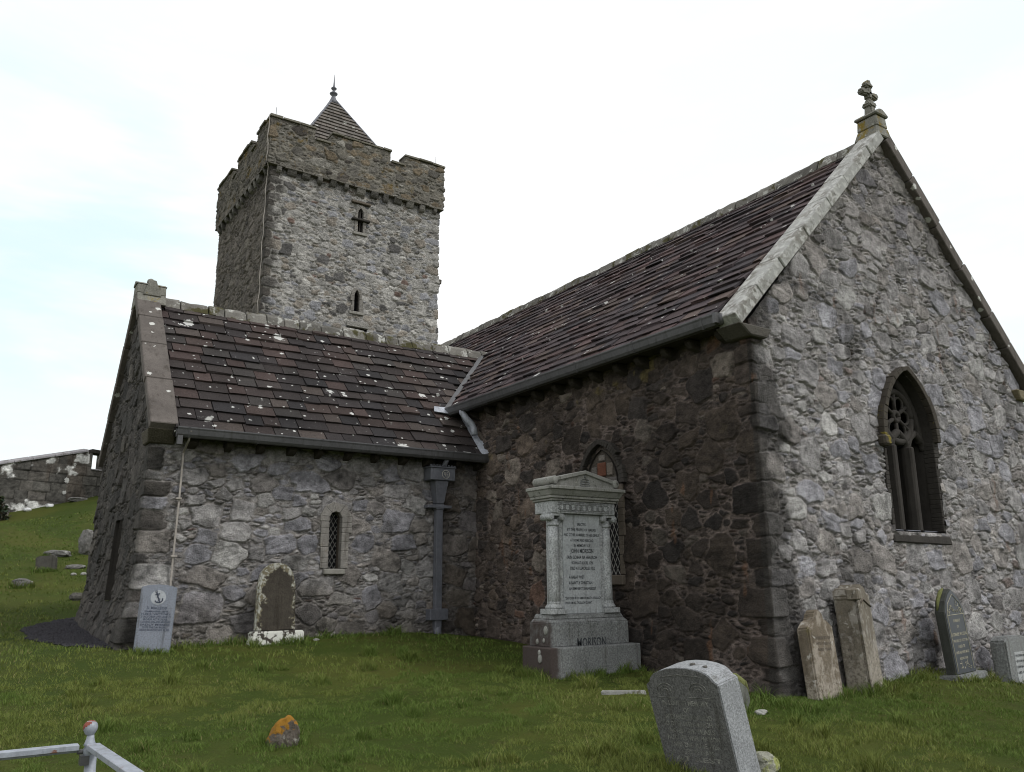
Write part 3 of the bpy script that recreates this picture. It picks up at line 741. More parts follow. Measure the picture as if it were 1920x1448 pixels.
# lightning conductor on the tower corner
pts = []
for i in range(28):
    f_ = i / 27; z = 13.05 - f_ * 7.4
    o = .20 if z > 11.2 else .085
    pts.append((TX0 - o - .0 + .02 * math.sin(i * 1.7), TY0 - o + .06 + .02 * math.sin(i * 2.3) + (.14 if z < 11 else 0), z))
mb = MB(); mb.tube(pts, .017, 6); mb.build('lightning_conductor', M['tape'], church)
# conductor tape on the transept
mb = MB(); mb.tube([(-5.06, YT - .42, -.93), (-5.06, YT - .33, -1.05), (-5.06, YT - .05, -1.2), (-5.07, YT - .075, -1.9), (-5.09, YT - .095, -2.7), (-5.10, YT - .12, -3.4), (-5.10, YT - .16, -3.95)], .017, 4)
cond = mb.build('lightning_conductor', M['tape'], church)
for z in (-1.87, -2.68, -3.2):
    mb = MB(); o = .055 + .012 * (-.85 - z); mb.box((-5.12, YT - o - .05, z - .014), (-5.04, YT - o, z + .014)); mb.build('clip', M['tape'], cond, .004)

# ------------------------------------------------------------------ roofs
def tiles(mb, O, A, S, N, La, Ls, ncourse, wr, palette_, keep=None, seed=1, thick=.020):
    """O eaves origin; A along, S up-slope, N normal unit vectors"""
    rg = random.Random(seed); O, A, S, N = Vector(O), Vector(A), Vector(S), Vector(N)
    e = Ls / ncourse
    for i in range(ncourse):
        a = -rg.uniform(0, wr[1])
        sag0 = rg.uniform(-.004, .004)
        while a < La:
            w = rg.uniform(*wr); a0 = max(a, 0); b0 = min(a + w, La); a += w
            if b0 - a0 < .06: continue
            s0 = i * e + rg.uniform(-.018, .018); s1_ = min(Ls + .05, s0 + e * 1.45)
            if keep and not keep(O + A * ((a0 + b0) / 2) + S * (s0 + e / 2)): continue
            t0 = thick * rg.uniform(.8, 1.5); lift = rg.uniform(.020, .042); g_ = rg.uniform(.002, .007)
            j = lambda: rg.uniform(-.017, .017)
            c = rg.choice(palette_); br = rg.uniform(.78, 1.22); col_ = tuple(x * br for x in c)
            l2 = lift + rg.uniform(-.008, .008)
            def P(aa, ss, nn): return O + A * aa + S * ss + N * nn
            mb.hexa([P(a0 + g_, s0 + j(), lift - .012), P(b0 - g_, s0 + j(), l2 - .012), P(b0 - g_, s1_, -.012), P(a0 + g_, s1_, -.012),
                     P(a0 + g_ + .004, s0 + j(), lift + t0), P(b0 - g_ - .004, s0 + j(), l2 + t0), P(b0 - g_, s1_, .010), P(a0 + g_, s1_, .010)], col_)
TP = [(0.0399, 0.0310, 0.0294), (0.0304, 0.0260, 0.0262), (0.0475, 0.0350, 0.0316), (0.0256, 0.0235, 0.0245), (0.0627, 0.0510, 0.0458), (0.0351, 0.0290, 0.0283), (0.0437, 0.0390, 0.0371), (0.0380, 0.0310, 0.0294), (0.0532, 0.0380, 0.0349)]
NP_ = [(0.0665, 0.0480, 0.0491), (0.0551, 0.0430, 0.0458), (0.0779, 0.0520, 0.0512), (0.0456, 0.0390, 0.0425), (0.0608, 0.0470, 0.0501), (0.0855, 0.0640, 0.0578), (0.0570, 0.0450, 0.0469)]
# nave: eaves line x=-.34, z=.02 ; ridge x=3.3, z=3.47
EX, EZ = -.33, .03
sl = Vector((W / 2 - EX, 0, ZR - .03 - EZ)); LsN = sl.length; Sn = sl.normalized(); Nn = Vector((-Sn.z, 0, Sn.x))
mb = MB()
mb.hexa([Vector((EX, .25, EZ)) + Nn * -.10, Vector((EX, 20, EZ)) + Nn * -.10, Vector((W / 2, 20, ZR)) + Nn * -.12, Vector((W / 2, .25, ZR)) + Nn * -.12,
         Vector((EX, .25, EZ)) + Nn * -.02, Vector((EX, 20, EZ)) + Nn * -.02, Vector((W / 2, 20, ZR)) + Nn * -.02, Vector((W / 2, .25, ZR)) + Nn * -.02], (.03, .026, .024))
def nk(p):
    if p.y > 13.0: return True
    # hide slates that lie under the transept roof
    k = (p.y - (YT + WT / 2)); zt = ZTR - abs(k) * (ZTR - ZTE) / (WT / 2 + .2)
    return not (p.x < 1.6 and p.z < zt - .06)
NPw = [tuple(v) for v in NP_]
tiles(mb, (EX, .28, EZ), (0, 1, 0), Sn, Nn, 19.8, LsN, 21, (.24, .46), NP_, nk, 5)
# far slope
Sf = Vector((-Sn.x, 0, Sn.z)); Nf = Vector((Sn.z, 0, Sn.x))
mb.hexa([Vector((W - EX, .25, EZ)) + Nf * -.10, Vector((W - EX, 20, EZ)) + Nf * -.10, Vector((W / 2, 20, ZR)) + Nf * -.12, Vector((W / 2, .25, ZR)) + Nf * -.12,
         Vector((W - EX, .25, EZ)) + Nf * -.02, Vector((W - EX, 20, EZ)) + Nf * -.02, Vector((W / 2, 20, ZR)) + Nf * -.02, Vector((W / 2, .25, ZR)) + Nf * -.02], (.03, .026, .024))
tiles(mb, (W - EX, .28, EZ), (0, 1, 0), Sf, Nf, 19.8, LsN, 21, (.3, .5), NP_, None, 6)
nroof = mb.build('nave_roof', M['tile_dark'], church)
# transept roof: eaves y=YT-.32 z=-.90
EY, EZT = YT - .33, -.92
st_ = Vector((0, YT + WT / 2 - EY, ZTR - .03 - EZT)); LsT = st_.length; St = st_.normalized(); Nt = Vector((0, -St.z, St.y))
XA = -T + .24
mb = MB()
def nave_z(x): return EZ + (x - EX) * (ZR - EZ) / (W / 2 - EX)
xr = EX + (ZTR - EZ) * (W / 2 - EX) / (ZR - EZ)
def slab_t(S, N, y0):
    a = [Vector((XA, y0, EZT)), Vector((.0, y0, EZT)), Vector((xr + .15, YT + WT / 2, ZTR)), Vector((XA, YT + WT / 2, ZTR))]
    mb.hexa([p + N * -.12 for p in a] + [p + N * -.02 for p in a], (.03, .026, .024))
slab_t(St, Nt, EY)
def tk(p): return p.x < .02 or p.z > nave_z(p.x) - .10
tiles(mb, (XA, EY, EZT), (1, 0, 0), St, Nt, 6.9, LsT, 14, (.26, .50), TP, lambda p: (p.x < 0.0) or (p.z > nave_z(p.x) - .05), 9)
Sf2 = Vector((0, -St.y, St.z)); Nf2 = Vector((0, St.z, St.y))
slab_t(Sf2, Nf2, 2 * YT + WT - EY)
tiles(mb, (XA, 2 * YT + WT - EY, EZT), (1, 0, 0), Sf2, Nf2, 6.9, LsT, 14, (.3, .5), TP, lambda p: (p.x < 0.0) or (p.z > nave_z(p.x) - .05), 10)
troof = mb.build('transept_roof', M['tile'], church)
# lead valley between the two roofs and the flashing against the wall
def strip(pts, N1, w, th, name, mat, parent):
    m_ = MB()
    for i in range(len(pts) - 1):
        a, b_ = Vector(pts[i]), Vector(pts[i + 1]); d = (b_ - a).normalized(); n = Vector(N1).normalized(); s_ = d.cross(n).normalized() * w / 2
        n = s_.cross(d).normalized() * th
        m_.hexa([a - s_, a + s_, b_ + s_, b_ - s_, a - s_ + n, a + s_ + n, b_ + s_ + n, b_ - s_ + n])
    return m_.build(name, mat, parent)
def tz_at(z): return EY + (z - EZT) * (YT + WT / 2 - EY) / (ZTR - EZT)
va = Vector((EX, tz_at(EZ), EZ)); vb = Vector((xr, YT + WT / 2, ZTR))
nv_ = (Nn + Nt).normalized()
strip([va + nv_ * .05, vb + nv_ * .05], nv_, .10, .02, 'lead_valley', M['gutter'], troof)
fl = []
for z in (EZ - .1, -.3, -.6, EZT): fl.append(Vector((-.06, tz_at(z), z)) + Nt * .06)
strip(fl, Vector((-.6, 0, 0)) + Nt, .13, .02, 'lead_flashing', M['lead_pale'], troof)
mb = MB(); c0 = Vector((-.52, tz_at(-.02) - .0, -.02)) + Nt * .075
mb.prism([(-.18, -.10), (.12, -.12), (.18, .0), (.10, .07), (-.12, .06)], lambda a, b, d: c0 + Vector((a, 0, 0)) + St * b + Nt * d, 0, .015); mb.build('lead_apron', M['lead_pale'], troof)
mb = MB(); mb.tube([(-.34, 6.28, -.02), (-.35, 6.24, -.10), (-.30, 6.20, -.20), (-.20, 6.17, -.30), (-.16, 6.16, -.40), (-.155, 6.14, -.50)], .06, 12); mb.build('swan_neck_pipe', M['lead_pale'], church)

# ridge stones
def ridge(p0, p1, name, parent, w=.17, h=.13, seed=1, dirt=1.0):
    rg = random.Random(seed); p0, p1 = Vector(p0), Vector(p1); d = (p1 - p0).normalized(); L = (p1 - p0).length; s_ = Vector((-d.y, d.x, 0)); up = Vector((0, 0, 1))
    m_ = MB(); a = 0
    while a < L:
        b_ = min(L, a + rg.uniform(.28, .5)); j = lambda: rg.uniform(-.022, .022)
        c = rg.uniform(.10, .2); col_ = (c, c * .95, c * .85)
        ww = w * rg.uniform(.9, 1.15); hh = h * rg.uniform(.8, 1.25)
        n_ = 3; vs = []
        for kk in range(n_ + 1):
            q = p0 + d * (a + .006 + (b_ - a - .012) * kk / n_)
            vs += [q - s_ * (ww + j()) - up * (ww * .95), q - s_ * (ww * .55 + j() * .5) + up * (hh * .35 + j() * .6), q + up * (hh + j() * .6), q + s_ * (ww * .55 + j() * .5) + up * (hh * .35 + j() * .6), q + s_ * (ww + j()) - up * (ww * .95)]
        fs = []
        for kk in range(n_):
            for i in range(5): fs.append((kk * 5 + i, kk * 5 + (i + 1) % 5, (kk + 1) * 5 + (i + 1) % 5, (kk + 1) * 5 + i))
        fs += [(4, 3, 2, 1, 0), tuple(n_ * 5 + i for i in range(5))]
        m_.add(vs, fs, col_); a = b_
    return m_.build(name, M['ridge'], parent, .012)
ridge((W / 2, .3, ZR + .03), (W / 2, 20.1, ZR + .03), 'ridge_stones', nroof, w=.14, h=.08, seed=3)
ridge((-T + .3, YT + WT / 2, ZTR + .0), (xr + .12, YT + WT / 2, ZTR + .0), 'ridge_stones', troof, w=.13, h=.10, seed=8)

# copings: slabs laid up the gables
def coping(O, S, A, N, L, w, th, name, mat, parent, seed, lens=(.55, 1.0), foot=True):
    rg = random.Random(seed); O, S, A, N = Vector(O), Vector(S), Vector(A), Vector(N); m_ = MB(); a = 0
    while a < L:
        b_ = min(L, a + rg.uniform(*lens))
        if L - b_ < .3: b_ = L
        j = lambda: rg.uniform(-.006, .006)
        P = lambda s, aa, n: O + S * s + A * aa + N * n
        o = rg.uniform(-.012, .012)
        nseg = 1
        for q in range(nseg):
            s0 = a + (b_ - a) * q / nseg + (.005 if q == 0 else 0); s1_ = a + (b_ - a) * (q + 1) / nseg - (.005 if q == nseg - 1 else 0)
            m_.hexa([P(s0, o, -.02), P(s1_, o, -.02), P(s1_, w + o, -.02), P(s0, w + o, -.02), P(s0, o + j() * .3, th), P(s1_, o + j() * .3, th), P(s1_, w + o, th), P(s0, w + o, th)])
        a = b_
    return m_.build(name, mat, parent, .012)
# nave gable: outer faces at y=-.08 .. .26
slopeL = math.hypot(W / 2 + .30, ZR + .02)
Sg = Vector((W / 2 + .27, 0, ZR + .10)).normalized(); Ng = Vector((-Sg.z, 0, Sg.x))
coping((-.27, -.11, -.10), Sg, (0, 1, 0), Ng, Vector((W / 2 + .27, 0, ZR + .10)).length - .05, .33, .15, 'coping', M['cope_white'], church, 21)
Sg2 = Vector((-Sg.x, 0, Sg.z)); Ng2 = Vector((Sg.z, 0, Sg.x))
coping((W + .27, -.11, -.10), Sg2, (0, 1, 0), Ng2, Vector((W / 2 + .27, 0, ZR + .10)).length - .05, .38, .16, 'coping', M['cope'], church, 22)
# transept gable
St1 = Vector((0, WT / 2 + .22, ZTR - ZTE + .10)).normalized(); LT1 = Vector((0, WT / 2 + .22, ZTR - ZTE + .10)).length - .04
coping((-T - .10, YT - .22, ZTE - .06), St1, (1, 0, 0), Vector((0, -St1.z, St1.y)), LT1, .38, .12, 'coping', M['cope'], church, 23, (.7, 1.1))
St2 = Vector((0, -St1.y, St1.z))
coping((-T - .10, YT + WT + .22, ZTE - .06), St2, (1, 0, 0), Vector((0, St1.z, St1.y)), LT1, .38, .12, 'coping', M['cope'], church, 24, (.7, 1.1))
# kneeler stones under the coping feet
mb = MB(); mb.hexa([(-.10, -.10, -.22), (.2, -.10, -.22), (.2, .30, -.22), (-.10, .30, -.22), (-.30, -.11, -.09), (.3, -.11, -.09), (.3, .28, -.09), (-.30, .28, -.09)], (.10, .092, .08)); mb.build('kneeler', M['masonry'], church, .015)
mb = MB(); mb.hexa([(W - .2, -.10, -.25), (W + .08, -.10, -.25), (W + .08, .30, -.25), (W - .2, .30, -.25), (W - .3, -.11, -.09), (W + .30, -.11, -.09), (W + .30, .28, -.09), (W - .3, .28, -.09)], (.2, .17, .11)); mb.build('kneeler', M['masonry'], church, .015)
mb = MB(); mb.hexa([(-T - .06, YT - .06, ZTE - .24), (-T + .3, YT - .06, ZTE - .24), (-T + .3, YT + .3, ZTE - .24), (-T - .06, YT + .3, ZTE - .24), (-T - .10, YT - .24, ZTE - .05), (-T + .28, YT - .24, ZTE - .05), (-T + .28, YT + .3, ZTE - .05), (-T - .10, YT + .3, ZTE - .05)], (.09, .08, .06)); mb.build('kneeler', M['masonry'], church, .015)
# cross on the gable apex
mb = MB(); cx = W / 2
mb.frustum((cx - .20, -.12), (cx + .20, .28), ZR + .0, (cx - .145, -.10), (cx + .145, .24), ZR + .17)
mb.frustum((cx - .145, -.10), (cx + .145, .24), ZR + .171, (cx - .13, -.09), (cx + .13, .23), ZR + .36)
mb.prism([(cx - .17, ZR + .36), (cx + .17, ZR + .36), (cx + .165, ZR + .40), (cx + .03, ZR + .475), (cx - .03, ZR + .475), (cx - .165, ZR + .40)], lambda a, b, d: (a, d, b), -.12, .26)
ped = mb.build('cross_pedestal', M['cross_ped'], church, .016)
mb = MB(); zc = ZR + .44; yc = .07; k_ = .66
mb.frustum((cx - .07, yc - .07), (cx + .07, yc + .07), zc, (cx - .05, yc - .05), (cx + .05, yc + .05), zc + .42 * k_)
mb.box((cx - .05, yc - .05, zc + .421 * k_), (cx + .05, yc + .05, zc + .72 * k_))
def xp(L_): return [(cx + a * .82, zc + b * k_) for a, b in L_]
mb.prism(xp([(-.28, .56), (-.22, .47), (-.09, .51), (.09, .51), (.22, .47), (.28, .56), (.22, .66), (.09, .63), (-.09, .63), (-.22, .66)]), lambda a, b, d: (a, d, b), yc - .05, yc + .05)
mb.prism(xp([(-.10, .73), (.10, .73), (.13, .80), (.05, .85), (.03, .93), (-.04, .93), (-.06, .85), (-.13, .80)]), lambda a, b, d: (a, d, b), yc - .055, yc + .055)
mb.prism(xp([(-.13, .25), (-.08, .19), (.08, .19), (.13, .25), (.08, .34), (-.08, .34)]), lambda a, b, d: (a, d, b), yc - .075, yc + .075)
mb.build('cross', M['cross'], church, .022, 2)
# saddle stone on the transept gable
mb = MB(); yc = YT + WT / 2; x0, x1, zz = -T - .10, -T + .36, ZTR - .02
mb.frustum((x0, yc - .30), (x1, yc + .30), zz - .12, (x0, yc - .20), (x1, yc + .20), zz + .08)
mb.frustum((x0, yc - .20), (x1, yc + .20), zz + .081, (x0, yc - .16), (x1, yc + .16), zz + .25)
mb.prism([(yc - .18, zz + .25), (yc + .18, zz + .25), (yc, zz + .33)], lambda a, b, d: (d, a, b), x0 - .02, x1 + .02)
mb.prism([(-.15, zz + .04), (.15, zz + .04), (.05, zz + .32), (-.05, zz + .32)], lambda a, b, d: ((x0 + x1) / 2 + a, d, b), yc - .24, yc + .24)
mb.lathe([(.045, 0), (.07, .04), (.06, .09), (.01, .12)], 10, ((x0 + x1) / 2, yc, zz + .30))
mb.build('finial_block', M['cross'], church, .018)

# gutters
def gutter(p0, p1, out, name, hgt=.135, wid=.14):
    p0, p1, out = Vector(p0), Vector(p1), Vector(out); up = Vector((0, 0, 1)); m_ = MB()
    prof = [(0, 0), (0, -hgt), (wid * .62, -hgt), (wid * .80, -hgt * .75), (wid * .92, -hgt * .25), (wid, -.012), (wid, .006), (wid - .014, .006), (wid - .02, -hgt * .3), (wid * .6, -hgt + .014), (.012, -hgt + .014), (.012, 0)]
    m_.prism(prof, lambda a, b, d: p0.lerp(p1, d) + out * a + up * b, 0, 1)
    for f_ in np.linspace(.03, .97, 6):
        q = p0.lerp(p1, f_); d = (p1 - p0).normalized() * .012
        m_.prism([(0, .004), (0, -hgt - .01), (wid * .65, -hgt - .01), (wid * .84, -hgt * .75), (wid * .95, -hgt * .25), (wid + .006, 0)], lambda a, b, dd: q + d * dd + out * a + up * b, -1, 1)
    return m_.build(name, M['gutter'], church)
gutter((-.30, .18, .06), (-.30, 6.82, .06), (-1, 0, 0), 'gutter')
gutter((-T + .26, YT - .30, -.885), (.06, YT - .30, -.885), (0, -1, 0), 'gutter')
mb = MB(); mb.tube([(-.37, .16, .0), (-.2, .16, -.0)], .07, 10); mb.box((-.44, .13, -.06), (-.30, .18, .07)); mb.build('gutter_end', M['gutter'], church)
mb = MB(); mb.box((-T + .27, YT - .40, -1.13), (-T + .34, YT - .31, -.98)); mb.build('gutter_end', M['gutter'], church)
# eaves corbels, the gutters' shade put into their dark colour
for i in range(13):
    y = .34 + i * .49 + random.uniform(-.04, .04); m_ = MB(); w = random.uniform(.09, .13)
    m_.prism([(.03, .0), (-.20, .0), (-.20, -.06), (-.14, -.11), (.03, -.16)], lambda a, b, d: (a, d, b - .06), y - w / 2, y + w / 2)
    m_.build('eaves_corbel', M['corbel'], church, .01)
for i in range(11):
    x = -T + .55 + i * .49 + random.uniform(-.04, .04); m_ = MB(); w = random.uniform(.09, .13)
    m_.prism([(.03, .0), (-.20, .0), (-.20, -.06), (-.14, -.10), (.03, -.14)], lambda a, b, d: (d, YT + a, b - 1.0), x - w / 2, x + w / 2)
    m_.build('eaves_corbel', M['corbel'], church, .01)
# wall plates closing the eaves
mb = MB(); mb.box((-.26, .2, -.05), (.1, 6.9, -.015)); mb.build('eaves_board', M['corbel'], church)
mb = MB(); mb.box((-T + .25, YT - .26, -.985), (-.02, YT + .1, -.955)); mb.build('eaves_board', M['corbel'], church)

# downpipe with hopper head
dpx, dpy = -.86, YT - .13
mb = MB(); mb.box((dpx - .06, dpy - .055, -3.80), (dpx + .06, dpy + .055, -1.80)); mb.box((dpx - .075, dpy - .07, -1.86), (dpx + .075, dpy + .07, -1.76))
mb.tube([(dpx, dpy, -3.78), (dpx + .01, dpy - .02, -3.95)], .07, 8)
dp = mb.build('downpipe', M['lead'], church, .008)
mb = MB(); mb.frustum((dpx - .07, dpy - .07), (dpx + .07, dpy + .07), -1.755, (dpx - .13, dpy - .12), (dpx + .13, dpy + .10), -1.37)
mb.box((dpx - .24, dpy - .15, -1.368), (dpx + .24, dpy + .11, -1.16)); mb.box((dpx - .255, dpy - .165, -1.16), (dpx + .255, dpy + .11, -1.13))
for i in range(9): mb.box((dpx - .25 + i * .057, dpy - .165, -1.129), (dpx - .215 + i * .057, dpy - .13, -1.105))
hop = mb.build('hopper', M['lead'], dp, .008)
mb = MB()
ring = [(dpx + .05 + .07 * math.cos(a), dpy - .155, -1.265 + .07 * math.sin(a)) for a in np.linspace(0, 2 * math.pi, 21)]
mb.tube(ring, .008, 6, cap=False); mb.tube([(dpx + .02, dpy - .155, -1.23), (dpx + .02, dpy - .155, -1.27), (dpx + .055, dpy - .155, -1.27)], .006, 5); mb.tube([(dpx + .045, dpy - .155, -1.23), (dpx + .045, dpy - .155, -1.30)], .006, 5)
mb.tube([(dpx + .09, dpy - .155, -1.235), (dpx + .07, dpy - .155, -1.235), (dpx + .07, dpy - .155, -1.26), (dpx + .09, dpy - .155, -1.27), (dpx + .085, dpy - .155, -1.295), (dpx + .065, dpy - .155, -1.295)], .006, 5)
mb.build('emblem', M['came'], hop)
for z, w in ((-1.81, .24), (-3.58, .17)):
    mb = MB(); mb.box((dpx - w, dpy - .08, z - .025 if w > .2 else z - .09), (dpx + w * (.9 if w > .2 else 1), dpy + .09, z + .025 if w > .2 else z + .09)); mb.build('bracket', M['lead'], dp, .006)
mb = MB(); mb.tube([(dpx + .05, YT - .33, -1.0), (dpx + .04, YT - .25, -1.10), (dpx, dpy - .02, -1.2)], .045, 8); mb.build('spout', M['lead'], dp)

# ------------------------------------------------------------------ windows
def PY(y0): return lambda s, z, d: (s, y0 - d, z)         # wall facing -y ; d is outward
def PX(x0): return lambda s, z, d: (x0 - d, s, z)         # wall facing -x
def reveal(pts, fn, d0, d1, name, mat, parent):
    m_ = MB(); n = len(pts); ca_ = sum(p[0] for p in pts) / n; cb_ = sum(p[1] for p in pts) / n
    pts = [(a + math.copysign(.006, a - ca_), b + math.copysign(.006, b - cb_)) for a, b in pts]
    vs = [fn(a, b, d0(b) if callable(d0) else d0) for a, b in pts] + [fn(a, b, d1) for a, b in pts]
    m_.add(vs, [(i, (i + 1) % n, n + (i + 1) % n, n + i) for i in range(n)])
    return m_.build(name, mat, parent)
def surround(pts_in, grow, fn, d0, d1, name, mat, parent, nblock=9, skip_bottom=True, seed=1, vary=.05):
    """blocks round an outline; pts_in ordered from bottom left up and over"""
    rg = random.Random(seed); P = [Vector(p) for p in pts_in]
    cum = [0]
    for i in range(len(P) - 1): cum.append(cum[-1] + (P[i + 1] - P[i]).length)
    L = cum[-1]
    def at(s):
        s = min(max(s, 0), L)
        for i in range(len(P) - 1):
            if s <= cum[i + 1] + 1e-9:
                f_ = (s - cum[i]) / max(1e-9, cum[i + 1] - cum[i]); d = (P[i + 1] - P[i]).normalized()
                return P[i].lerp(P[i + 1], f_), Vector((-d.y, d.x))
    m_ = MB(); s = 0
    while s < L - 1e-4:
        e_ = min(L, s + L / nblock * rg.uniform(.75, 1.25))
        if L - e_ < L / nblock * .4: e_ = L
        ww = grow * rg.uniform(1 - vary * 2, 1 + vary * 6); dd = d1 + rg.uniform(-.006, .006)
        k = 4; inner = []; outer = []
        for i in range(k + 1):
            q = s + .003 + (e_ - s - .006) * i / k; p, nn = at(q); inner.append(p); outer.append(p + nn * ww)
        for i in range(k):
            a, b_, c_, d_ = inner[i], inner[i + 1], outer[i + 1], outer[i]
            m_.hexa([fn(p[0], p[1], d0) for p in (a, b_, c_, d_)] + [fn(p[0], p[1], dd) for p in (a, b_, c_, d_)])
        s = e_
    return m_.build(name, mat, parent, .006)
def lattice(c, hw, zb, zt, fn, d, name, parent, dx=.07, dz=.115, r=.0045, inside=None):
    m_ = MB(); n = int((hw * 2) / dx) + int((zt - zb) / dz) + 4
    for sgn in (1, -1):
        for i in range(-n, n):
            pts = []
            for k in range(0, 60):
                f_ = k / 59; z = zb + (zt - zb) * f_
                s_ = c + i * dx + sgn * (z - zb) * dx / dz
                pts.append((s_, z) if (abs(s_ - c) < hw and (inside is None or inside(s_, z))) else None)
            run = [p for p in pts if p]
            if len(run) > 1: m_.tube([fn(run[0][0], run[0][1], d), fn(run[-1][0], run[-1][1], d)], r, 4)
    return m_.build(name, M['came'], parent)

# small lancet in the transept
w = empty('lancet_window', (0, 0, 0)); w.parent = church
f_ = PY(YT - .03)
ip = arch_pts(-2.665, .105, -2.84, -2.05, -1.95, 8)
surround(ip, .10, f_, -.10, .018, 'surround', M['dressed_wall'], w, 5, seed=3, vary=.12)
reveal(ip, f_, .012, -.25, 'reveal', M['dressed_brown'], w)
mb = MB(); mb.prism([(-2.665 + (a + 2.665) * 1.08, z) for a, z in ip], f_, -.20, -.22); mb.build('pane', M['glass'], w)
lattice(-2.665, .105, -2.84, -1.97, f_, -.19, 'lattice', w, .075, .125, .0045)
mb = MB(); mb.box((-2.84, YT - .075, -2.93), (-2.49, YT + .1, -2.845)); mb.build('sill', M['dressed'], w, .01)

# pointed window on the nave side behind the monument
w = empty('pointed_window', (0, 0, 0)); w.parent = church
f_ = PX(-.05)
op = gothic_pts(2.79, .34, -2.98, -1.75, -1.22, 8)
surround([p for p in op[:2]], .10, f_, -.10, .02, 'jamb', M['dressed_brown'], w, 4, seed=4)
surround([p for p in op[-2:]], .10, f_, -.10, .02, 'jamb', M['dressed_brown'], w, 4, seed=5)
hd = gothic_pts(2.79, .42, -1.74, -1.70, -1.13, 8)
surround(hd, .075, f_, -.12, .06, 'hood_mould', M['dark_stone'], w, 8, seed=6, vary=.1)
reveal(op, f_, .015, -.35, 'reveal', M['dark_stone'], w)
mb = MB(); mb.prism([(2.79 + (a - 2.79) * 1.1, z) for a, z in gothic_pts(2.79, .37, -1.92, -1.70, -1.18, 8)], f_, -.30, -.02, (.07, .06, .05)); 
mb.box((.0, 2.71, -1.60), (-.055, 2.89, -1.40), (.13, .055, .035)); mb.box((.0, 2.55, -1.60), (-.05, 2.69, -1.42), (.15, .13, .11)); mb.box((.0, 2.72, -1.38), (-.052, 2.86, -1.29), (.16, .145, .13)); mb.box((0, 2.91, -1.60), (-.05, 3.03, -1.45), (.12, .11, .1)); mb.box((0, 2.45, -1.88), (-.05, 2.78, -1.63), (.11, .10, .095)); mb.box((0, 2.80, -1.88), (-.05, 3.10, -1.63), (.09, .08, .07))
mb.build('tympanum', M['masonry'], w, .012)
mb = MB(); mb.prism([(2.42, -3.0), (3.16, -3.0), (3.16, -1.9), (2.42, -1.9)], f_, -.14, -.16); mb.build('pane', M['glass'], w)
lattice(2.79, .34, -2.98, -1.9, f_, -.125, 'lattice', w, .09, .165, .005)
mb = MB(); mb.box((-.11, 2.36, -3.12), (.2, 3.22, -2.985)); mb.build('sill', M['dressed_brown'], w, .012)

# large traceried gable window
w = empty('traceried_window', (0, 0, 0)); w.parent = church
f_ = PY(-.03); C0 = 3.13
op = gothic_pts(C0, .575, -2.44, -1.18, -.24, 12)
surround(op[:2], .07, f_, -.15, .012, 'jamb', M['dark_stone'], w, 4, seed=7, vary=.1)
surround(op[-2:], .10, f_, -.15, .012, 'jamb', M['dark_stone'], w, 5, seed=8, vary=.06)
hd = gothic_pts(C0, .60, -1.19, -1.15, -.20, 12)
surround(hd, .085, f_, -.15, .08, 'hood_mould', M['dark_lichen'], w, 6, seed=9, vary=.08)
mb = MB(); mb.box((C0 - .76, -.14, -1.34), (C0 - .58, .1, -1.19)); mb.build('label_stop', M['dark_lichen'], w, .03)
reveal(op, f_, .01, -.44, 'reveal', M['dark_stone'], w)
mb = MB(); mb.prism([(C0 + (a - C0) * 1.05, z) for a, z in op], f_, -.40, -.42); mb.build('pane', M['glass'], w)
def arcs(m_, cx_, cz_, r_, a0, a1, rad, d, n=20):
    m_.tube([f_(cx_ + r_ * math.cos(a), cz_ + r_ * math.sin(a), d) for a in np.linspace(a0, a1, n)], rad, 8)
mb = MB(); wz = -.84; arcs(mb, C0, wz, .36, 0, 2 * math.pi, .052, -.17, 33); arcs(mb, C0, wz, .065, 0, 2 * math.pi, .04, -.17, 17)
for k in range(6):
    a = math.pi / 6 + k * math.pi / 3
    mb.tube([f_(C0 + .04 * math.cos(a), wz + .04 * math.sin(a), -.17), f_(C0 + .36 * math.cos(a), wz + .36 * math.sin(a), -.17)], .03, 8)
    a2 = a + math.pi / 6
    arcs(mb, C0 + .22 * math.cos(a2), wz + .22 * math.sin(a2), .095, a2 - 1.9, a2 + 1.9, .022, -.17, 11)
mb.build('wheel_tracery', M['dark_stone'], w)
for sx in (-.21, .21):
    mb = MB(); x = C0 + sx
    mb.prism([(-.085, -.0), (-.05, .10), (.05, .10), (.085, 0), (.05, -.12), (-.05, -.12)], lambda a, b, d: (x + a, -.03 + .19 - b, d), -2.44, -1.26)
    mb.build('mullion', M['dark_stone'], w, .02)
for i, lx in enumerate((-.41, 0, .41)):
    mb = MB(); zt = -1.28
    for sg in (-1, 1):
        mb.tube([f_(C0 + lx + sg * (.20 - .20 * (k / 8) ** 1.8), zt + .24 * (k / 8) ** .8 - (.02 if lx == 0 else 0), -.17) for k in range(9)], .055, 8)
    mb.build('light_head', M['dark_stone'], w)
mb = MB()
for sg in (-1, 1):
    mb.tube([f_(C0 + sg * (float(gothic(.545, -1.18, -.27, -1.18 + .86 * k / 10)) ), -1.18 + .86 * k / 10, -.18) for k in range(11)], .06, 8)
mb.build('inner_order', M['dark_stone'], w)
mb = MB(); mb.hexa([(C0 - .68, -.075, -2.60), (C0 + .70, -.075, -2.62), (C0 + .70, .2, -2.62), (C0 - .68, .2, -2.60), (C0 - .67, -.06, -2.50), (C0 + .69, -.06, -2.50), (C0 + .72, .45, -2.42), (C0 - .72, .45, -2.42)]); mb.build('sill', M['dark_stone'], w, .015)
for lx in (-.41, 0, .41):
    mb = MB(); mb.box((C0 + lx - .16, .05, -2.46), (C0 + lx + .16, .16, -2.425)); mb.build('lead_apron', M['lead'], w, .004)

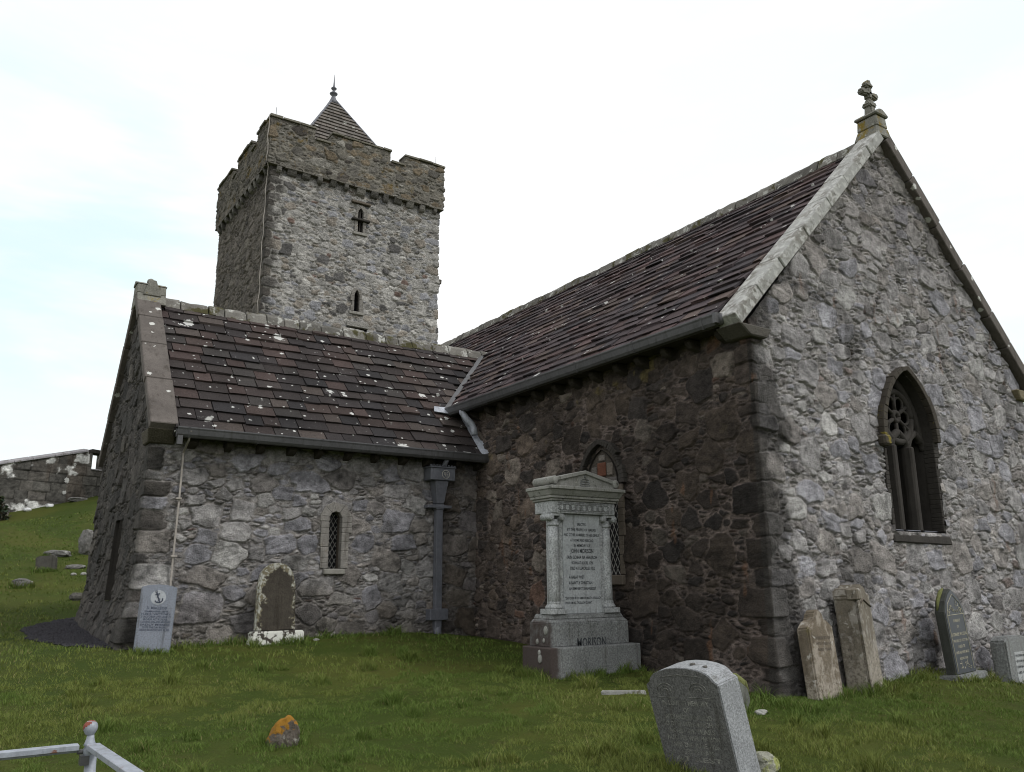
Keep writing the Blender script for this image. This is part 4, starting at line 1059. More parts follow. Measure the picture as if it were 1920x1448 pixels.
# tower lancets
for (cx_, hw, zb, zs, za, nm, sc) in ((3.44, .105, 9.50, 10.22, 10.45, 'A', 1), (3.41, .10, 6.44, 7.0, 7.25, 'B', 2)):
    w = empty('lancet_window', (0, 0, 0)); w.parent = church
    f_ = PY(TY0 - .02)
    op = gothic_pts(cx_, hw, zb, zs, za, 8)
    surround(op, .10, f_, -.12, .035, 'surround', M['dressed_wall'], w, 8, seed=10 + sc, vary=.1)
    reveal(op, f_, .02, -.35, 'reveal', M['dark_stone'], w)
    mb = MB(); mb.prism([(cx_ + (a - cx_) * 1.1, z) for a, z in op], f_, -.28, -.30); mb.build('pane', M['glass'], w)
    if sc == 1:
        mb = MB(); mb.box((cx_ - .38, TY0 - .12, za + .15), (cx_ + .38, TY0 + .05, za + .24)); mb.build('hood_mould', M['dressed_brown'], w, .015)
        mb = MB(); mb.box((cx_ - .35, TY0 - .15, zb + .42), (cx_ + .35, TY0 + .05, zb + .50)); mb.build('transom', M['dark_stone'], w, .015)
        mb = MB(); mb.box((cx_ - .025, TY0 + .02, zb), (cx_ + .025, TY0 + .1, za - .05)); mb.build('mullion', M['dark_stone'], w)
    mb = MB(); mb.box((cx_ - .28, TY0 - .07, zb - .12), (cx_ + .28, TY0 + .1, zb - .01)); mb.build('sill', M['dressed'], w, .015)
w = empty('slot_opening', (0, 0, 0)); w.parent = church
mb = MB(); mb.box((3.05, TY0 - .06, 5.85), (3.90, TY0 + .1, 6.05), (.27, .26, .24), .01); mb.build('lintel', M['tower'], w, .015)
mb = MB(); mb.box((3.04, TY0 + .12, 5.6), (3.9, TY0 + .2, 5.9)); mb.build('recess', M['recess_shade'], w)
# blind slit in the transept gable
w = empty('slit_window', (0, 0, 0)); w.parent = church
f_ = PX(-T - .06)
reveal([(7.77, -3.29), (7.77, -2.1), (8.13, -2.1), (8.13, -3.29)], f_, lambda b: .02 if b > -2.5 else .075, -.28, 'reveal', M['dark_stone'], w)
mb = MB(); mb.prism([(7.72, -3.35), (7.72, -2.0), (8.18, -2.0), (8.18, -3.35)], f_, -.26, -.28); mb.build('recess', M['recess_shade'], w)

# ------------------------------------------------------------------ lettering
def text_lines(lines, fn, mat, parent, name='inscription', ext=.002):
    """lines: (text, size, x, z, align, width) placed on a plane through fn(a,b,d)"""
    for txt, size, x, z, al, wid in lines:
        m_ = MB()
        cu = bpy.data.curves.new('t', 'FONT'); cu.body = txt; cu.size = size; cu.align_x = al; cu.extrude = 0; cu.offset = size * (.022 if size < .1 else .012); cu.resolution_u = 2
        ob = bpy.data.objects.new('t', cu); COL.objects.link(ob)
        dg = bpy.context.evaluated_depsgraph_get(); me = bpy.data.meshes.new_from_object(ob.evaluated_get(dg))
        co_ = [v.co.copy() for v in me.vertices]
        if co_:
            xs = [c.x for c in co_]; sc = 1.0
            if wid: sc = wid / max(1e-6, max(xs) - min(xs))
            m_.add([fn(x + c.x * sc, z + c.y, ext) for c in co_], [tuple(p.vertices) for p in me.polygons])
        bpy.data.objects.remove(ob); bpy.data.curves.remove(cu); bpy.data.meshes.remove(me)
        m_.build(name, mat, parent)

# ------------------------------------------------------------------ monument
mon = empty('monument', (-.831, 2.05, -4.2))
tag(mon, 'tall pale granite memorial with two columns and a pediment, against the dark church wall', 'monument')
def gb(z): return z + 4.2
mb = MB(); mb.box((-.725, 0, -.35), (.725, .62, gb(-3.855))); base = mb.build('plinth', M['granite_stained'], mon, .012)
mb = MB(); mb.box((-.64, .13, gb(-3.855)), (.64, .57, gb(-3.575)))
mb.frustum((-.64, .13), (.64, .57), gb(-3.574), (-.60, .17), (.60, .55), gb(-3.53))
mb.frustum((-.60, .17), (.60, .55), gb(-3.529), (-.565, .19), (.565, .54), gb(-3.47))
mb.build('pedestal', M['granite_stained'], mon, .008)
fr = lambda y: (lambda a, b, d: (a, y - d, b))
mb = MB(); mb.prism([(-.24, .40 - .12), (.26, .40 - .12), (.26, .40 + .09), (-.24, .40 + .09)], lambda a, b, d: (a, .13 - d, b), 0, .003); mb.build('name_panel', M['granite_grey'], mon)
text_lines([('MORISON', .16, .01, .40 - .072, 'CENTER', .47)], fr(.125), M['letter'], mon, 'name_lettering')
mb = MB(); mb.box((-.40, .24, gb(-3.469)), (.40, .52, gb(-2.21))); mb.build('shaft', M['granite'], mon, .006)
mb = MB(); mb.box((-.335, .225, gb(-3.469)), (.335, .24, gb(-2.215))); tab = mb.build('tablet', M['granite_panel'], mon, .004)
for x in (-.475, .475):
    mb = MB(); cy = .275
    mb.lathe([(.088, .06), (.083, .3), (.076, .9), (.070, 1.10)], 24, (x, cy, gb(-3.47)))
    col = mb.build('column', M['granite'], mon)
    mb = MB(); mb.box((x - .135, cy - .12, gb(-3.469)), (x + .135, cy + .13, gb(-3.405))); mb.lathe([(.115, 0), (.122, .02), (.105, .04), (.092, .06), (.096, .075), (.088, .09)], 24, (x, cy, gb(-3.404))); mb.build('column_base', M['granite'], col, .004)
    mb = MB(); mb.lathe([(.070, 0), (.088, .012), (.088, .03), (.072, .04), (.072, .09)], 24, (x, cy, gb(-2.375)))
    mb.box((x - .12, cy - .10, gb(-2.245)), (x + .12, cy + .10, gb(-2.212)))
    for sx in (-1, 1): mb.tube([(x + sx * .095, cy - .11, gb(-2.262)), (x + sx * .095, cy + .11, gb(-2.262))], .042, 14)
    mb.build('capital', M['granite'], col, .003)
mb = MB(); mb.box((-.575, .16, gb(-2.211)), (.575, .54, gb(-2.055))); ent = mb.build('entablature', M['granite'], mon, .006)
mb = MB()
n = 9
for i in range(n):
    for sg in (-1, 1):
        c_ = -.40 + i * .80 / (n - 1) + sg * .012
        mb.tube([(c_ + .058 * math.cos(a), .158, gb(-2.13) + .040 * math.sin(a)) for a in np.linspace(0, 2 * math.pi, 17)], .0055, 5, cap=False)
mb.tube([(-.47, .158, gb(-2.075)), (.47, .158, gb(-2.075))], .005, 5); mb.tube([(-.47, .158, gb(-2.187)), (.47, .158, gb(-2.187))], .005, 5)
mb.build('carved_frieze', M['granite_grey'], ent)
mb = MB(); mb.box((-.60, .135, gb(-2.054)), (.60, .56, gb(-2.025))); mb.box((-.625, .11, gb(-2.024)), (.625, .58, gb(-1.99)))
mb.frustum((-.63, .10), (.63, .58), gb(-1.989), (-.665, .05), (.665, .60), gb(-1.915)); mb.box((-.68, .03, gb(-1.914)), (.68, .61, gb(-1.87)))
mb.build('cornice', M['granite_top'], mon, .006)
mb = MB(); pz = gb(-1.869)
mb.prism([(-.55, pz), (.55, pz), (.55, pz + .07), (0, pz + .185), (-.55, pz + .07)], lambda a, b, d: (a, d, b), .13, .50)
mb.prism([(-.59, pz + .075), (-.55, pz + .062), (0, pz + .178), (.55, pz + .062), (.59, pz + .075), (.59, pz + .105), (0, pz + .228), (-.59, pz + .105)], lambda a, b, d: (a, d, b), .10, .53)
for sx in (-1, 1): mb.tube([(sx * .56, .09, pz + .075), (sx * .56, .54, pz + .075)], .055, 12)
pdm = mb.build('pediment', M['granite_top'], mon, .006)
mb = MB()
for k in range(3): mb.tube([(.0 + .09 * math.cos(a) * (1 - .1 * k), .125, pz + .035 + .03 * k + .018 * math.sin(a)) for a in np.linspace(0, 2 * math.pi, 17)], .006, 5, cap=False)
mb.tube([(0, .125, pz + .13), (0, .125, pz + .165)], .012, 6); mb.build('carved_emblem', M['granite_grey'], pdm)
zt = gb(-2.36); L_ = .068
lines = [('ERECTED', .050, 0, zt, 'CENTER', .17), ('BY THE PEOPLE OF HARRIS', .050, 0, zt - L_, 'CENTER', .52), ('AND OTHER ADMIRERS OF HIS GENIUS', .050, 0, zt - 2 * L_, 'CENTER', .65),
         ('AT HOME AND ABROAD', .050, 0, zt - 3 * L_, 'CENTER', .42), ('IN MEMORY OF', .050, 0, zt - 4 * L_, 'CENTER', .30), ('JOHN MORISON', .078, 0, zt - 5.15 * L_, 'CENTER', .42),
         ('· IAIN GOBHA NA HEARADH ·', .060, 0, zt - 6.25 * L_, 'CENTER', .58), ('BORN AT RODEL 1790', .052, 0, zt - 7.25 * L_, 'CENTER', .39), ('DIED AT LEACKLEE 1852', .052, 0, zt - 8.25 * L_, 'CENTER', .44),
         ('A GREAT POET', .052, -.25, zt - 9.9 * L_, 'LEFT', .28), ('A SAINTLY CHRISTIAN', .052, -.25, zt - 10.95 * L_, 'LEFT', .42), ('AN EMINENT EVANGELIST', .052, -.25, zt - 12.0 * L_, 'LEFT', .49),
         ('"DO CHERUB TO SIMEON MAITH A BALACH', .042, -.32, zt - 13.7 * L_, 'LEFT', .64), ('PHOS LIM AG TAGRADH DUAIN"', .042, -.32, zt - 14.55 * L_, 'LEFT', .47)]
text_lines(lines, fr(.225), M['letter'], tab)
for (x, z, r_) in ((-.66, -.02 + gb(-4.2) + .42, .03), (-.655, gb(-3.66), .045), (-.66, gb(-3.78), .025), (-.735, gb(-3.92), .03), (-.735, gb(-3.99), .045)):
    mb = MB(); mb.lathe([(r_, 0), (r_ * .8, .012), (.002, .016)], 9, (0, 0, 0))
    n0 = len(mb.v) - 27
    for i in range(n0, len(mb.v)):
        a, b_, c_ = mb.v[i]; mb.v[i] = ((-.64 if x > -.7 else -.725) - c_, .2 + b_ + (z * 3 % .2), z + a * 1.3)
    mb.build('lichen_patch', M['slab'], base)

# the upper part is a little narrower than its base
bpy.context.view_layer.update()
def _narrow(o):
    for ch in o.children:
        if ch.type == 'MESH' and ch.name.split('.')[0] not in ('plinth', 'pedestal', 'name_panel', 'name_lettering', 'lichen_patch'):
            for v in ch.data.vertices: v.co.x = v.co.x * .915 - .03
        _narrow(ch)
_narrow(mon)
# ------------------------------------------------------------------ headstones
def slab_stone(name, prof, th, mat, parent, bevel=.01, seg=2, y0=0):
    m_ = MB(); m_.prism(prof, lambda a, b, d: (a, d, b), y0, y0 + th); return m_.build(name, mat, parent, bevel, seg)
def arc(cx_, hw, z, rise, n=10):
    return [(cx_ + hw * math.cos(a), z + rise * math.sin(a)) for a in np.linspace(0, math.pi, n)]

# pale blue-grey stone with the anchor
h = empty('headstone', (-5.35, 5.78, gz1(-5.35, 5.8) - .02), (R(-2), R(2.2), R(-14)))
tag(h, 'upright blue grey headstone with an anchor roundel, at the corner of the transept', 'headstone')
slab_stone('stone', [(-.225, -.25), (.225, -.25), (.225, .86), (.15, .885), (0, .90), (-.15, .885), (-.225, .86)], .09, M['war'], h, .008)
mb = MB(); mb.prism([(-.0 + .095 * math.cos(a), .73 + .095 * math.sin(a)) for a in np.linspace(0, 2 * math.pi, 28)[:-1]], lambda a, b, d: (a, d, b), -.003, .01); em = mb.build('roundel', M['war_pale'], h)
mb = MB(); q = lambda a, b: (.0 + a * .85 - b * .35, -.006, .73 + b * .9 + a * .3)
mb.tube([q(0, -.07), q(0, .07)], .007, 5); mb.tube([q(-.035, .045), q(.035, .045)], .006, 5); mb.tube([q(.016 * math.cos(a), .082 + .012 * math.sin(a)) for a in np.linspace(0, 6.28, 9)], .004, 5, cap=False)
mb.tube([q(-.055, -.03), q(-.04, -.06), q(0, -.075), q(.04, -.06), q(.055, -.03)], .008, 5); mb.tube([q(-.03, -.05), q(.02, -.03), q(-.02, .01), q(.025, .03), q(-.01, .06)], .004, 5); mb.build('anchor', M['war_dark'], em)
ln = [('D. MACLEOD', .050, 0, .575, 'CENTER', .25)]
for i, s_ in enumerate(['SEAMAN RNR 2859A', 'H.M.S. VICTORY', '2 OCTOBER 1915 AGE 31', 'BORN AT RODEL', 'A LOVING SON AND BROTHER', 'SADLY MISSED', 'UNTIL THE DAY BREAKS', 'AND SHADOWS FLEE']): ln.append((s_, .034, 0, .535 - i * .034, 'CENTER', .37 if i % 3 else .3))
text_lines(ln, lambda a, b, d: (a, -d, b), M['war_dark'], h)

# dark round-topped stone on a white crusted base
h = empty('headstone', (-3.67, 5.80, gz1(-3.67, 5.75)), (R(-3), 0, R(-3)))
tag(h, 'dark round topped headstone edged with pale lichen on a white crusted base', 'headstone')
mb = MB(); mb.box((-.36, .0, -.22), (.40, .30, .20), jit=.012); mb.build('base', M['white_base'], h, .02, 2)
pr = [(-.29, .19), (.29, .19), (.275, .85)] + arc(0, .25, .93, .23, 11) + [(-.275, .85)]
slab_stone('stone', pr, .12, M['lichen_head'], h, .02, 2, .08)

# brown stones leaning on the gable
h = empty('headstone', (.42, -.40, gz1(.4, -.4) - .03), (R(-6), R(1.5), R(6)))
tag(h, 'shorter brown sandstone headstone leaning at the corner of the gable, pointed top', 'headstone', 'brown headstones leaning on the gable')
pr = [(-.27, -.25), (.25, -.25), (.25, .80), (.16, .86), (.09, .88), (.07, .95), (0, .99), (-.07, .95), (-.10, .88), (-.18, .85), (-.27, .78)]
slab_stone('stone', pr, .15, M['brown_head'], h, .018, 2)
text_lines([('IN MEMORY OF', .05, .0, .66, 'CENTER', .3), ('WHO DIED AT', .045, .0, .60, 'CENTER', .32), ('AGED YEARS', .045, .0, .54, 'CENTER', .28)], lambda a, b, d: (a, -d, b), M['dressed_brown'], h)
h = empty('headstone', (1.30, -.36, gz1(1.3, -.4) - .03), (R(-3), R(-2), R(18)))
tag(h, 'taller tan sandstone headstone leaning on the gable, with a scrolled broken top', 'headstone', 'brown headstones leaning on the gable')
pr = [(-.25, -.25), (.30, -.25), (.29, 1.08), (.27, 1.13), (.20, 1.10), (.16, 1.17), (.09, 1.22), (0, 1.23), (-.06, 1.18), (-.09, 1.10), (-.12, 1.20), (-.24, 1.19), (-.27, 1.10), (-.25, 1.06)]
slab_stone('stone', pr, .26, M['brown_head2'], h, .018, 2)
mb = MB(); mb.box((-.255, -.025, -.2), (-.175, .0, 1.06)); mb.build('edge_roll', M['brown_head2'], h, .012); mb = MB(); mb.box((-.28, -.04, 1.06), (-.16, .1, 1.19)); mb.build('corner_block', M['brown_head2'], h, .015)
mb = MB(); mb.tube([(-.12, -.004, 1.02), (0, -.004, 1.06), (.15, -.004, 1.0), (.27, -.004, .96)], .012, 6); mb.build('moulding', M['dressed_brown'], h)
# black granite stone on grey base
h = empty('headstone', (3.04, -.47, gz1(3.04, -.5) - .01), (R(-3.5), R(-2.0), R(4)))
tag(h, 'polished black granite headstone with pointed top on a pale base by the gable', 'headstone')
mb = MB(); mb.box((-.36, -.10, -.15), (.36, .26, .08)); mb.build('base', M['granite_grey'], h, .012, 2)
pr = [(-.27, .08), (.27, .08), (.265, .84), (.20, .97), (.10, 1.06), (0, 1.11), (-.10, 1.06), (-.20, .97), (-.265, .84)]
slab_stone('stone', pr, .12, M['black_granite_rough'], h, .006, 1)
mb = MB(); mb.prism([(a * .94, .09 + (b - .08) * .975) for a, b in pr], lambda a, b, d: (a, d, b), -.006, .0); fc = mb.build('face', M['black_granite'], h)
text_lines([('IN MEMORY', .05, 0, .70, 'CENTER', .18), ('OF', .04, 0, .63, 'CENTER', .05), ('RODERICK MACLEAN', .052, 0, .535, 'CENTER', .40), ('WHO DIED 25TH OCT. 1934', .045, 0, .46, 'CENTER', .38), ('AGED 75', .045, 0, .39, 'CENTER', .18), ('AND HIS WIFE MARY', .045, 0, .32, 'CENTER', .36), ('AGED 81 YEARS', .04, 0, .25, 'CENTER', .22)], lambda a, b, d: (a, -.006 - d, b), M['letter_pale'], h)
mb = MB(); yy = -.009
mb.tube([(-.215, yy, .79), (.215, yy, .79)], .004, 5); mb.tube([(-.215, yy, .12), (-.215, yy, .80), (-.16, yy, .93), (0, yy, 1.04), (.16, yy, .93), (.215, yy, .80), (.215, yy, .12)], .004, 5)
rg = random.Random(5)
for i in range(26):
    x = rg.uniform(-.17, .17); z = .81 + rg.random() * (.17 - abs(x) * .8); a = rg.uniform(0, 6.28)
    mb.tube([(x, yy, z), (x + .02 * math.cos(a), yy, z + .02 * math.sin(a)), (x + .035 * math.cos(a + .7), yy, z + .035 * math.sin(a + .7))], .004, 4)
for i in range(16):
    x = rg.uniform(-.12, .15); z = rg.uniform(.14, .21); a = rg.uniform(0, 6.28); mb.tube([(x, yy, z), (x + .03 * math.cos(a), yy, z + .03 * math.sin(a))], .0035, 4)
mb.build('carved_border', M['letter_pale'], h)
rk = MB(); rk.tube([(-.27, .08, .86), (-.20, .08, .985), (-.1, .08, 1.08), (-.02, .08, 1.12)], [.010, .024, .026, .010], 8); rk.build('moss_cap', M['moss'], h)
# granite stone cut by the right edge of the photo
h = empty('headstone', (4.12, -.60, gz1(4.2, -.6) - .02), (R(-2), 0, R(3)))
tag(h, 'squat grey granite headstone with inset pale panel, right of the black one', 'headstone')
slab_stone('stone', [(-.30, -.2), (.42, -.2), (.42, .58), (.30, .66), (-.22, .66), (-.30, .60)], .20, M['granite_grey'], h, .02, 2)
mb = MB(); mb.prism([(-.10, .06), (.34, .06), (.34, .46), (-.10, .46)], lambda a, b, d: (a, d, b), -.004, .01); pn = mb.build('panel', M['granite'], h)
text_lines([('IN LOVING MEMORY', .04, -.08, .40, 'LEFT', .38), ('OF OUR PARENTS', .04, -.08, .33, 'LEFT', .36), ('JOHN MACKINNON', .04, -.08, .26, 'LEFT', .38), ('DIED 1931', .04, -.08, .19, 'LEFT', .22)], lambda a, b, d: (a, -.004 - d, b), M['letter'], pn)

# leaning foreground headstone: front faces -x, tilts toward +y
h = empty('headstone', (-2.80, -1.56, gz1(-2.80, -1.56) - .06), (R(12), 0, R(-88)))
tag(h, 'large speckled grey headstone tilting sideways in the foreground grass', 'headstone')
tilt = R(4.5)
def rot(a, b): return (a * math.cos(tilt) - b * math.sin(tilt), a * math.sin(tilt) + b * math.cos(tilt))
pr = [rot(*p) for p in [(-.36, .0), (.36, .0), (.375, .74), (.33, .765)] + [(.33 * math.cos(a), .765 + .10 * math.sin(a)) for a in np.linspace(.25, math.pi - .25, 9)] + [(-.33, .765), (-.375, .74)]]
slab_stone('stone', pr, .24, M['fg_side'], h, .010, 3, 0)
cxm = sum(p[0] for p in pr) / len(pr); czm = sum(p[1] for p in pr) / len(pr)
mb = MB(); mb.prism([(cxm + (a - cxm) * .985, czm + (b - czm) * .985) for a, b in pr], lambda a, b, d: (a, d, b), -.004, .0); fc = mb.build('face', M['fg_face'], h)
fp_ = lambda a, b, d: (rot(a, b)[0], -.004 - d, rot(a, b)[1])
ln = []
for i, s_ in enumerate(['IN LOVING MEMORY', 'OF', 'ALEXANDER MACLEOD', 'WHO DIED 14TH MARCH 1911', 'AGED 64 YEARS', 'ALSO HIS WIFE MARION', 'DIED 2ND JUNE 1923', 'AGED 70 YEARS', 'AT REST']): ln.append((s_, .05, 0, .585 - i * .052, 'CENTER', .48 if i % 2 == 0 and len(s_) > 6 else None))
text_lines(ln, fp_, M['letter_faint'], fc, ext=.001)
mb = MB()
for sg in (-1, 1):
    for rr_ in (.09, .06, .03): mb.tube([fp_(sg * .17 + rr_ * math.cos(a), .69 + rr_ * .7 * math.sin(a), .002) for a in np.linspace(-.3, math.pi + .6, 12)], .003, 4)
    mb.tube([fp_(sg * .06, .645, .002), fp_(sg * .28, .645, .002)], .003, 4)
mb.tube([fp_(-.2, .80, .002), fp_(0, .815, .002), fp_(.2, .80, .002)], .003, 4); mb.build('carved_scroll', M['letter_faint'], fc)
for q, r_ in (((.08, .866), .024), ((.20, .847), .02)):
    c_ = rot(*q); mb = MB(); mb.lathe([(r_, -.01), (r_ * .9, .004), (.002, .006)], 10, (c_[0], .1, c_[1]))
    mb.build('lichen_patch', M['rock_dark'], h)
mb = MB(); mb.box((-.42, -.06, -.30), (.40, .28, .03), jit=.015); mb.build('base', M['rock'], h, .02, 2)

# ------------------------------------------------------------------ rocks and flat stones
def rock(name, loc, sc, mat, label, seed, rz=0, amp=.22, cat='stone', group=None, sub=4, sink=.25):
    bm = bmesh.new(); bmesh.ops.create_icosphere(bm, subdivisions=sub, radius=1)
    rg = np.random.default_rng(seed); o = rg.random(3) * 20
    import mathutils
    for v in bm.verts:
        n = mathutils.noise.fractal(Vector(v.co) * 1.3 + Vector(o), 1.0, 2.0, 5)
        c = mathutils.noise.cell(Vector(v.co) * 1.6 + Vector(o))
        p = v.co * (1 + amp * n + .10 * (c - .5))
        p = Vector([math.copysign(abs(x) ** .8, x) for x in p])
        v.co = Vector((p.x * sc[0], p.y * sc[1], p.z * sc[2]))
    me = bpy.data.meshes.new(name); bm.to_mesh(me); bm.free()
    ob = link(name, me, mat); ob.location = (loc[0], loc[1], gz1(loc[0], loc[1]) + sc[2] * (1 - 2 * sink)); ob.rotation_euler = (0, 0, R(rz))
    if label: tag(ob, label, cat, group)
    return ob
# small pointed boulder with orange lichen
bo = empty('boulder', (-5.16, 1.05, gz1(-5.16, 1.05)), (0, R(-6), R(-30))); tag(bo, 'small pointed brown boulder with bright orange lichen in the foreground grass', 'boulder')
bm = bmesh.new(); bmesh.ops.create_icosphere(bm, subdivisions=4, radius=1)
import mathutils
for v in bm.verts:
    n = mathutils.noise.fractal(Vector(v.co) * 1.8 + Vector((3, 1, 7)), 1.0, 2.0, 5)
    p = v.co * (1 + .16 * n); zz = p.z
    wx = .14 * (1 - .22 * max(0, zz)) ; v.co = Vector((p.x * wx + .035 * max(0, zz), p.y * .10, p.z * .17 + .05 + .03 * max(0, p.x) * max(0, zz)))
me = bpy.data.meshes.new('stone'); bm.to_mesh(me); bm.free(); bs = link('stone', me, M['boulder'], bo)

# slab behind the foreground stone, with a moss cap
h = empty('leaning_slab', (-1.12, -.36, gz1(-1.12, -.36) - .13), (R(-14), R(10), R(-22))); tag(h, 'thin dark broken slab with mossy top right behind the foreground headstone', 'stone slab')
pr = [(-.14, -.1), (.09, -.1), (.14, .14), (.19, .28), (.16, .40), (.05, .47), (-.12, .48), (-.18, .36)]
slab_stone('stone', pr, .09, M['slab_dark'], h, .012, 2)
mb = MB(); mb.tube([(.17, .045, .36), (.13, .045, .43), (.04, .045, .48), (-.1, .045, .485)], [.03, .05, .05, .03], 8); mb.build('moss_cap', M['moss'], h)
rock('broken_stone', (-.90, -.52), (.09, .05, .025), M['slab'], 'flat whitish broken stone lying in the grass right of the foreground headstone', 3, 20)
rock('mossy_stone', (-2.40, -1.76), (.13, .13, .10), M['rock_moss'], 'rounded yellow mossy stone at the foot of the foreground headstone', 5, 10)
mb = MB(); z_ = gz1(-1.33, 1.02); mb.hexa([(-.26, -.03, -.05), (.26, -.03, -.05), (.26, .05, -.05), (-.26, .05, -.05), (-.25, -.03, .022), (.24, -.02, .024), (.25, .05, .02), (-.24, .045, .022)])
o = mb.build('flat_slab', M['slab'], None, .008, 2); o.location = (-1.33, 1.02, z_ + .01); o.rotation_euler = (0, 0, R(-33)); tag(o, 'narrow white edge of a slab flush in the turf before the monument', 'stone slab')
rock('pale_stone', (-6.33, 14.47), (.19, .13, .11), M['rock'], 'pale low stone alone in the turf, farthest left on the slope', 11, 15)
h = empty('headstone', (-5.78, 15.95, gz1(-5.78, 15.95) - .03), (R(4), R(-3), R(-20))); tag(h, 'plain little dark headstone on the green slope left of the transept', 'headstone')
slab_stone('stone', [(-.22, -.2), (.20, -.2), (.215, .32), (.16, .37), (-.16, .36), (-.23, .34)], .12, M['rock_dark'], h, .02, 2)
rock('pale_stone', (-5.42, 17.4), (.33, .18, .10), M['rock'], 'long pale boulder lying behind the small dark headstone on the slope', 13, -30)
rock('pointed_stone', (-4.75, 17.45), (.25, .2, .34), M['rock'], 'upright pointed grey stone close to the transept edge on the slope', 17, 40, sink=.15)
rock('flat_stone', (-5.2, 15.9), (.22, .10, .06), M['rock'], 'flat grey stone lying right beside the small dark headstone', 19, -20)
for i, (x, y) in enumerate(((-5.28, 15.25), (-5.08, 15.2), (-4.90, 15.3))):
    rock('stone_chip', (x, y), (.07, .05, .04), M['slab'], 'little white stone chip in the turf below the flat grey stone', 23 + i, 0, group='white stone chips on the slope', sub=2)
rock('grey_stone', (-5.45, 12.9), (.13, .10, .10), M['rock_dark'], 'small grey stone touching the foot of the transept gable', 29)
rock('stone_chip', (-3.02, 5.95), (.05, .03, .02), M['slab'], 'tiny white chip on the grass below the transept lancet', 41, sub=2)

# ------------------------------------------------------------------ boundary wall
A0 = np.array([-6.9, 25.6]); A1 = np.array([-3.55, 26.75]); dv = (A1 - A0) / np.linalg.norm(A1 - A0)
A0 = A0 - dv * 2.2; A1 = A1 + dv * 2.2
bw = empty('boundary_wall', (A0[0], A0[1], -.5)); bw.location = (0, 0, 0)
tag(bw, 'ashlar boundary wall with white lichen and a crenel opening, beyond the transept', 'wall')
LB = np.linalg.norm(A1 - A0)
fx = []; z = 0
rb = random.Random(9)
while z < 2.7:
    hh = rb.uniform(.15, .21); u_ = -rb.uniform(0, .5)
    while u_ < LB + .4:
        a = rb.uniform(.2, .36); fx.append((u_ + a, z + hh, a * .985, hh * .97, 0, 14)); u_ += 2 * a
    z += 2 * hh
def top_at(u): return .78 + (u - 2.2) * .27 - .10 * (u > 5.35)
def bw_col(U, Z, e, r, ID, st):
    c = palette(r, [(4, (.098, .093, .084)), (3, (.086, .082, .075)), (2, (.105, .097, .087))])
    m = sstep(.012, .003, e); c = c * (1 - .6 * m[..., None])
    n = fbm(U * 2.3, Z * 2.3, 301, 5); base_ = -.68 + (U - 2.2) * .09
    wl = sstep(.60, .66, n + .36 * (1 - np.clip((Z - base_ + .12) / .42, 0, 1)) - .15) * (Z - base_ < .7) * (U < 5.2)
    wl = np.maximum(wl, sstep(.70, .78, fbm(U * 5, Z * 5, 307, 4) * .5 + n * .5 + .15 * sstep(.0, .8, Z - base_ - .9)) * (U < 5.4))
    ru = sstep(.64, .74, fbm(U * 1.3, Z * .35, 311, 4)) * .4
    c = lerp(c, (.095, .072, .055), ru)
    return lerp(c, (.62, .62, .60), wl)
def bw_keep(u, z): return (z < top_at(u)) & ~((u > 5.52) & (u < 5.86) & (z > 1.02) & (z < 1.62))
skin('wall', [tuple(A0), tuple(A1)], -1.0, 2.2, .03, 61, bw_col, M['bwall'], bw, fixed=fx, sizes=[], keep=bw_keep, relief=.014, rnd=.02, warp=.004)
def bp_(u, d, z): p = A0 + dv * u; n = np.array([dv[1], -dv[0]]); q = p + n * d; return (q[0], q[1], z)
mb = MB()
def core_seg(u0, u1, z0a, z0b, z1a, z1b):
    mb.hexa([bp_(u0, -.02, z0a), bp_(u1, -.02, z0b), bp_(u1, -.45, z0b), bp_(u0, -.45, z0a), bp_(u0, -.02, z1a), bp_(u1, -.02, z1b), bp_(u1, -.45, z1b), bp_(u0, -.45, z1a)], (.12, .11, .1))
core_seg(0, 5.34, -1, -1, top_at(0) - .02, top_at(5.33) - .02); core_seg(5.36, 5.51, -1, -1, 1.6, 1.6); core_seg(5.51, 5.87, -1, -1, 1.0, 1.0); core_seg(5.87, LB, -1, -1, 1.62, 1.8)
mb.build('wall_core', M['bwall'], bw)
mb = MB(); u_ = 0
while u_ < 5.3:
    v_ = min(5.34, u_ + rb.uniform(.5, .9)); o = rb.uniform(0, .015)
    mb.hexa([bp_(u_ + .006, .07, top_at(u_) - .01), bp_(v_ - .006, .07, top_at(v_) - .01), bp_(v_ - .006, -.5, top_at(v_) - .01), bp_(u_ + .006, -.5, top_at(u_) - .01),
             bp_(u_ + .006, .05, top_at(u_) + .06 + o), bp_(v_ - .006, .05, top_at(v_) + .06 + o), bp_(v_ - .006, -.35, top_at(v_) + .14 + o), bp_(u_ + .006, -.35, top_at(u_) + .14 + o)]); u_ = v_
mb.build('coping', M['bcope'], bw, .015)
mb = MB(); mb.hexa([bp_(5.46, .03, 1.60), bp_(6.9, .03, 1.56), bp_(6.9, -.5, 1.56), bp_(5.46, -.5, 1.60), bp_(5.46, .03, 1.74), bp_(6.9, .03, 1.66), bp_(6.9, -.5, 1.66), bp_(5.46, -.5, 1.74)]); mb.build('lintel', M['dark_stone'], bw, .01)
mb = MB(); mb.hexa([bp_(5.5, .05, .98), bp_(6.5, .05, .98), bp_(6.5, -.4, .98), bp_(5.5, -.4, .98), bp_(5.5, .03, 1.03), bp_(6.5, .03, 1.03), bp_(6.5, -.4, 1.05), bp_(5.5, -.4, 1.05)]); mb.build('sill', M['bcope'], bw, .01)
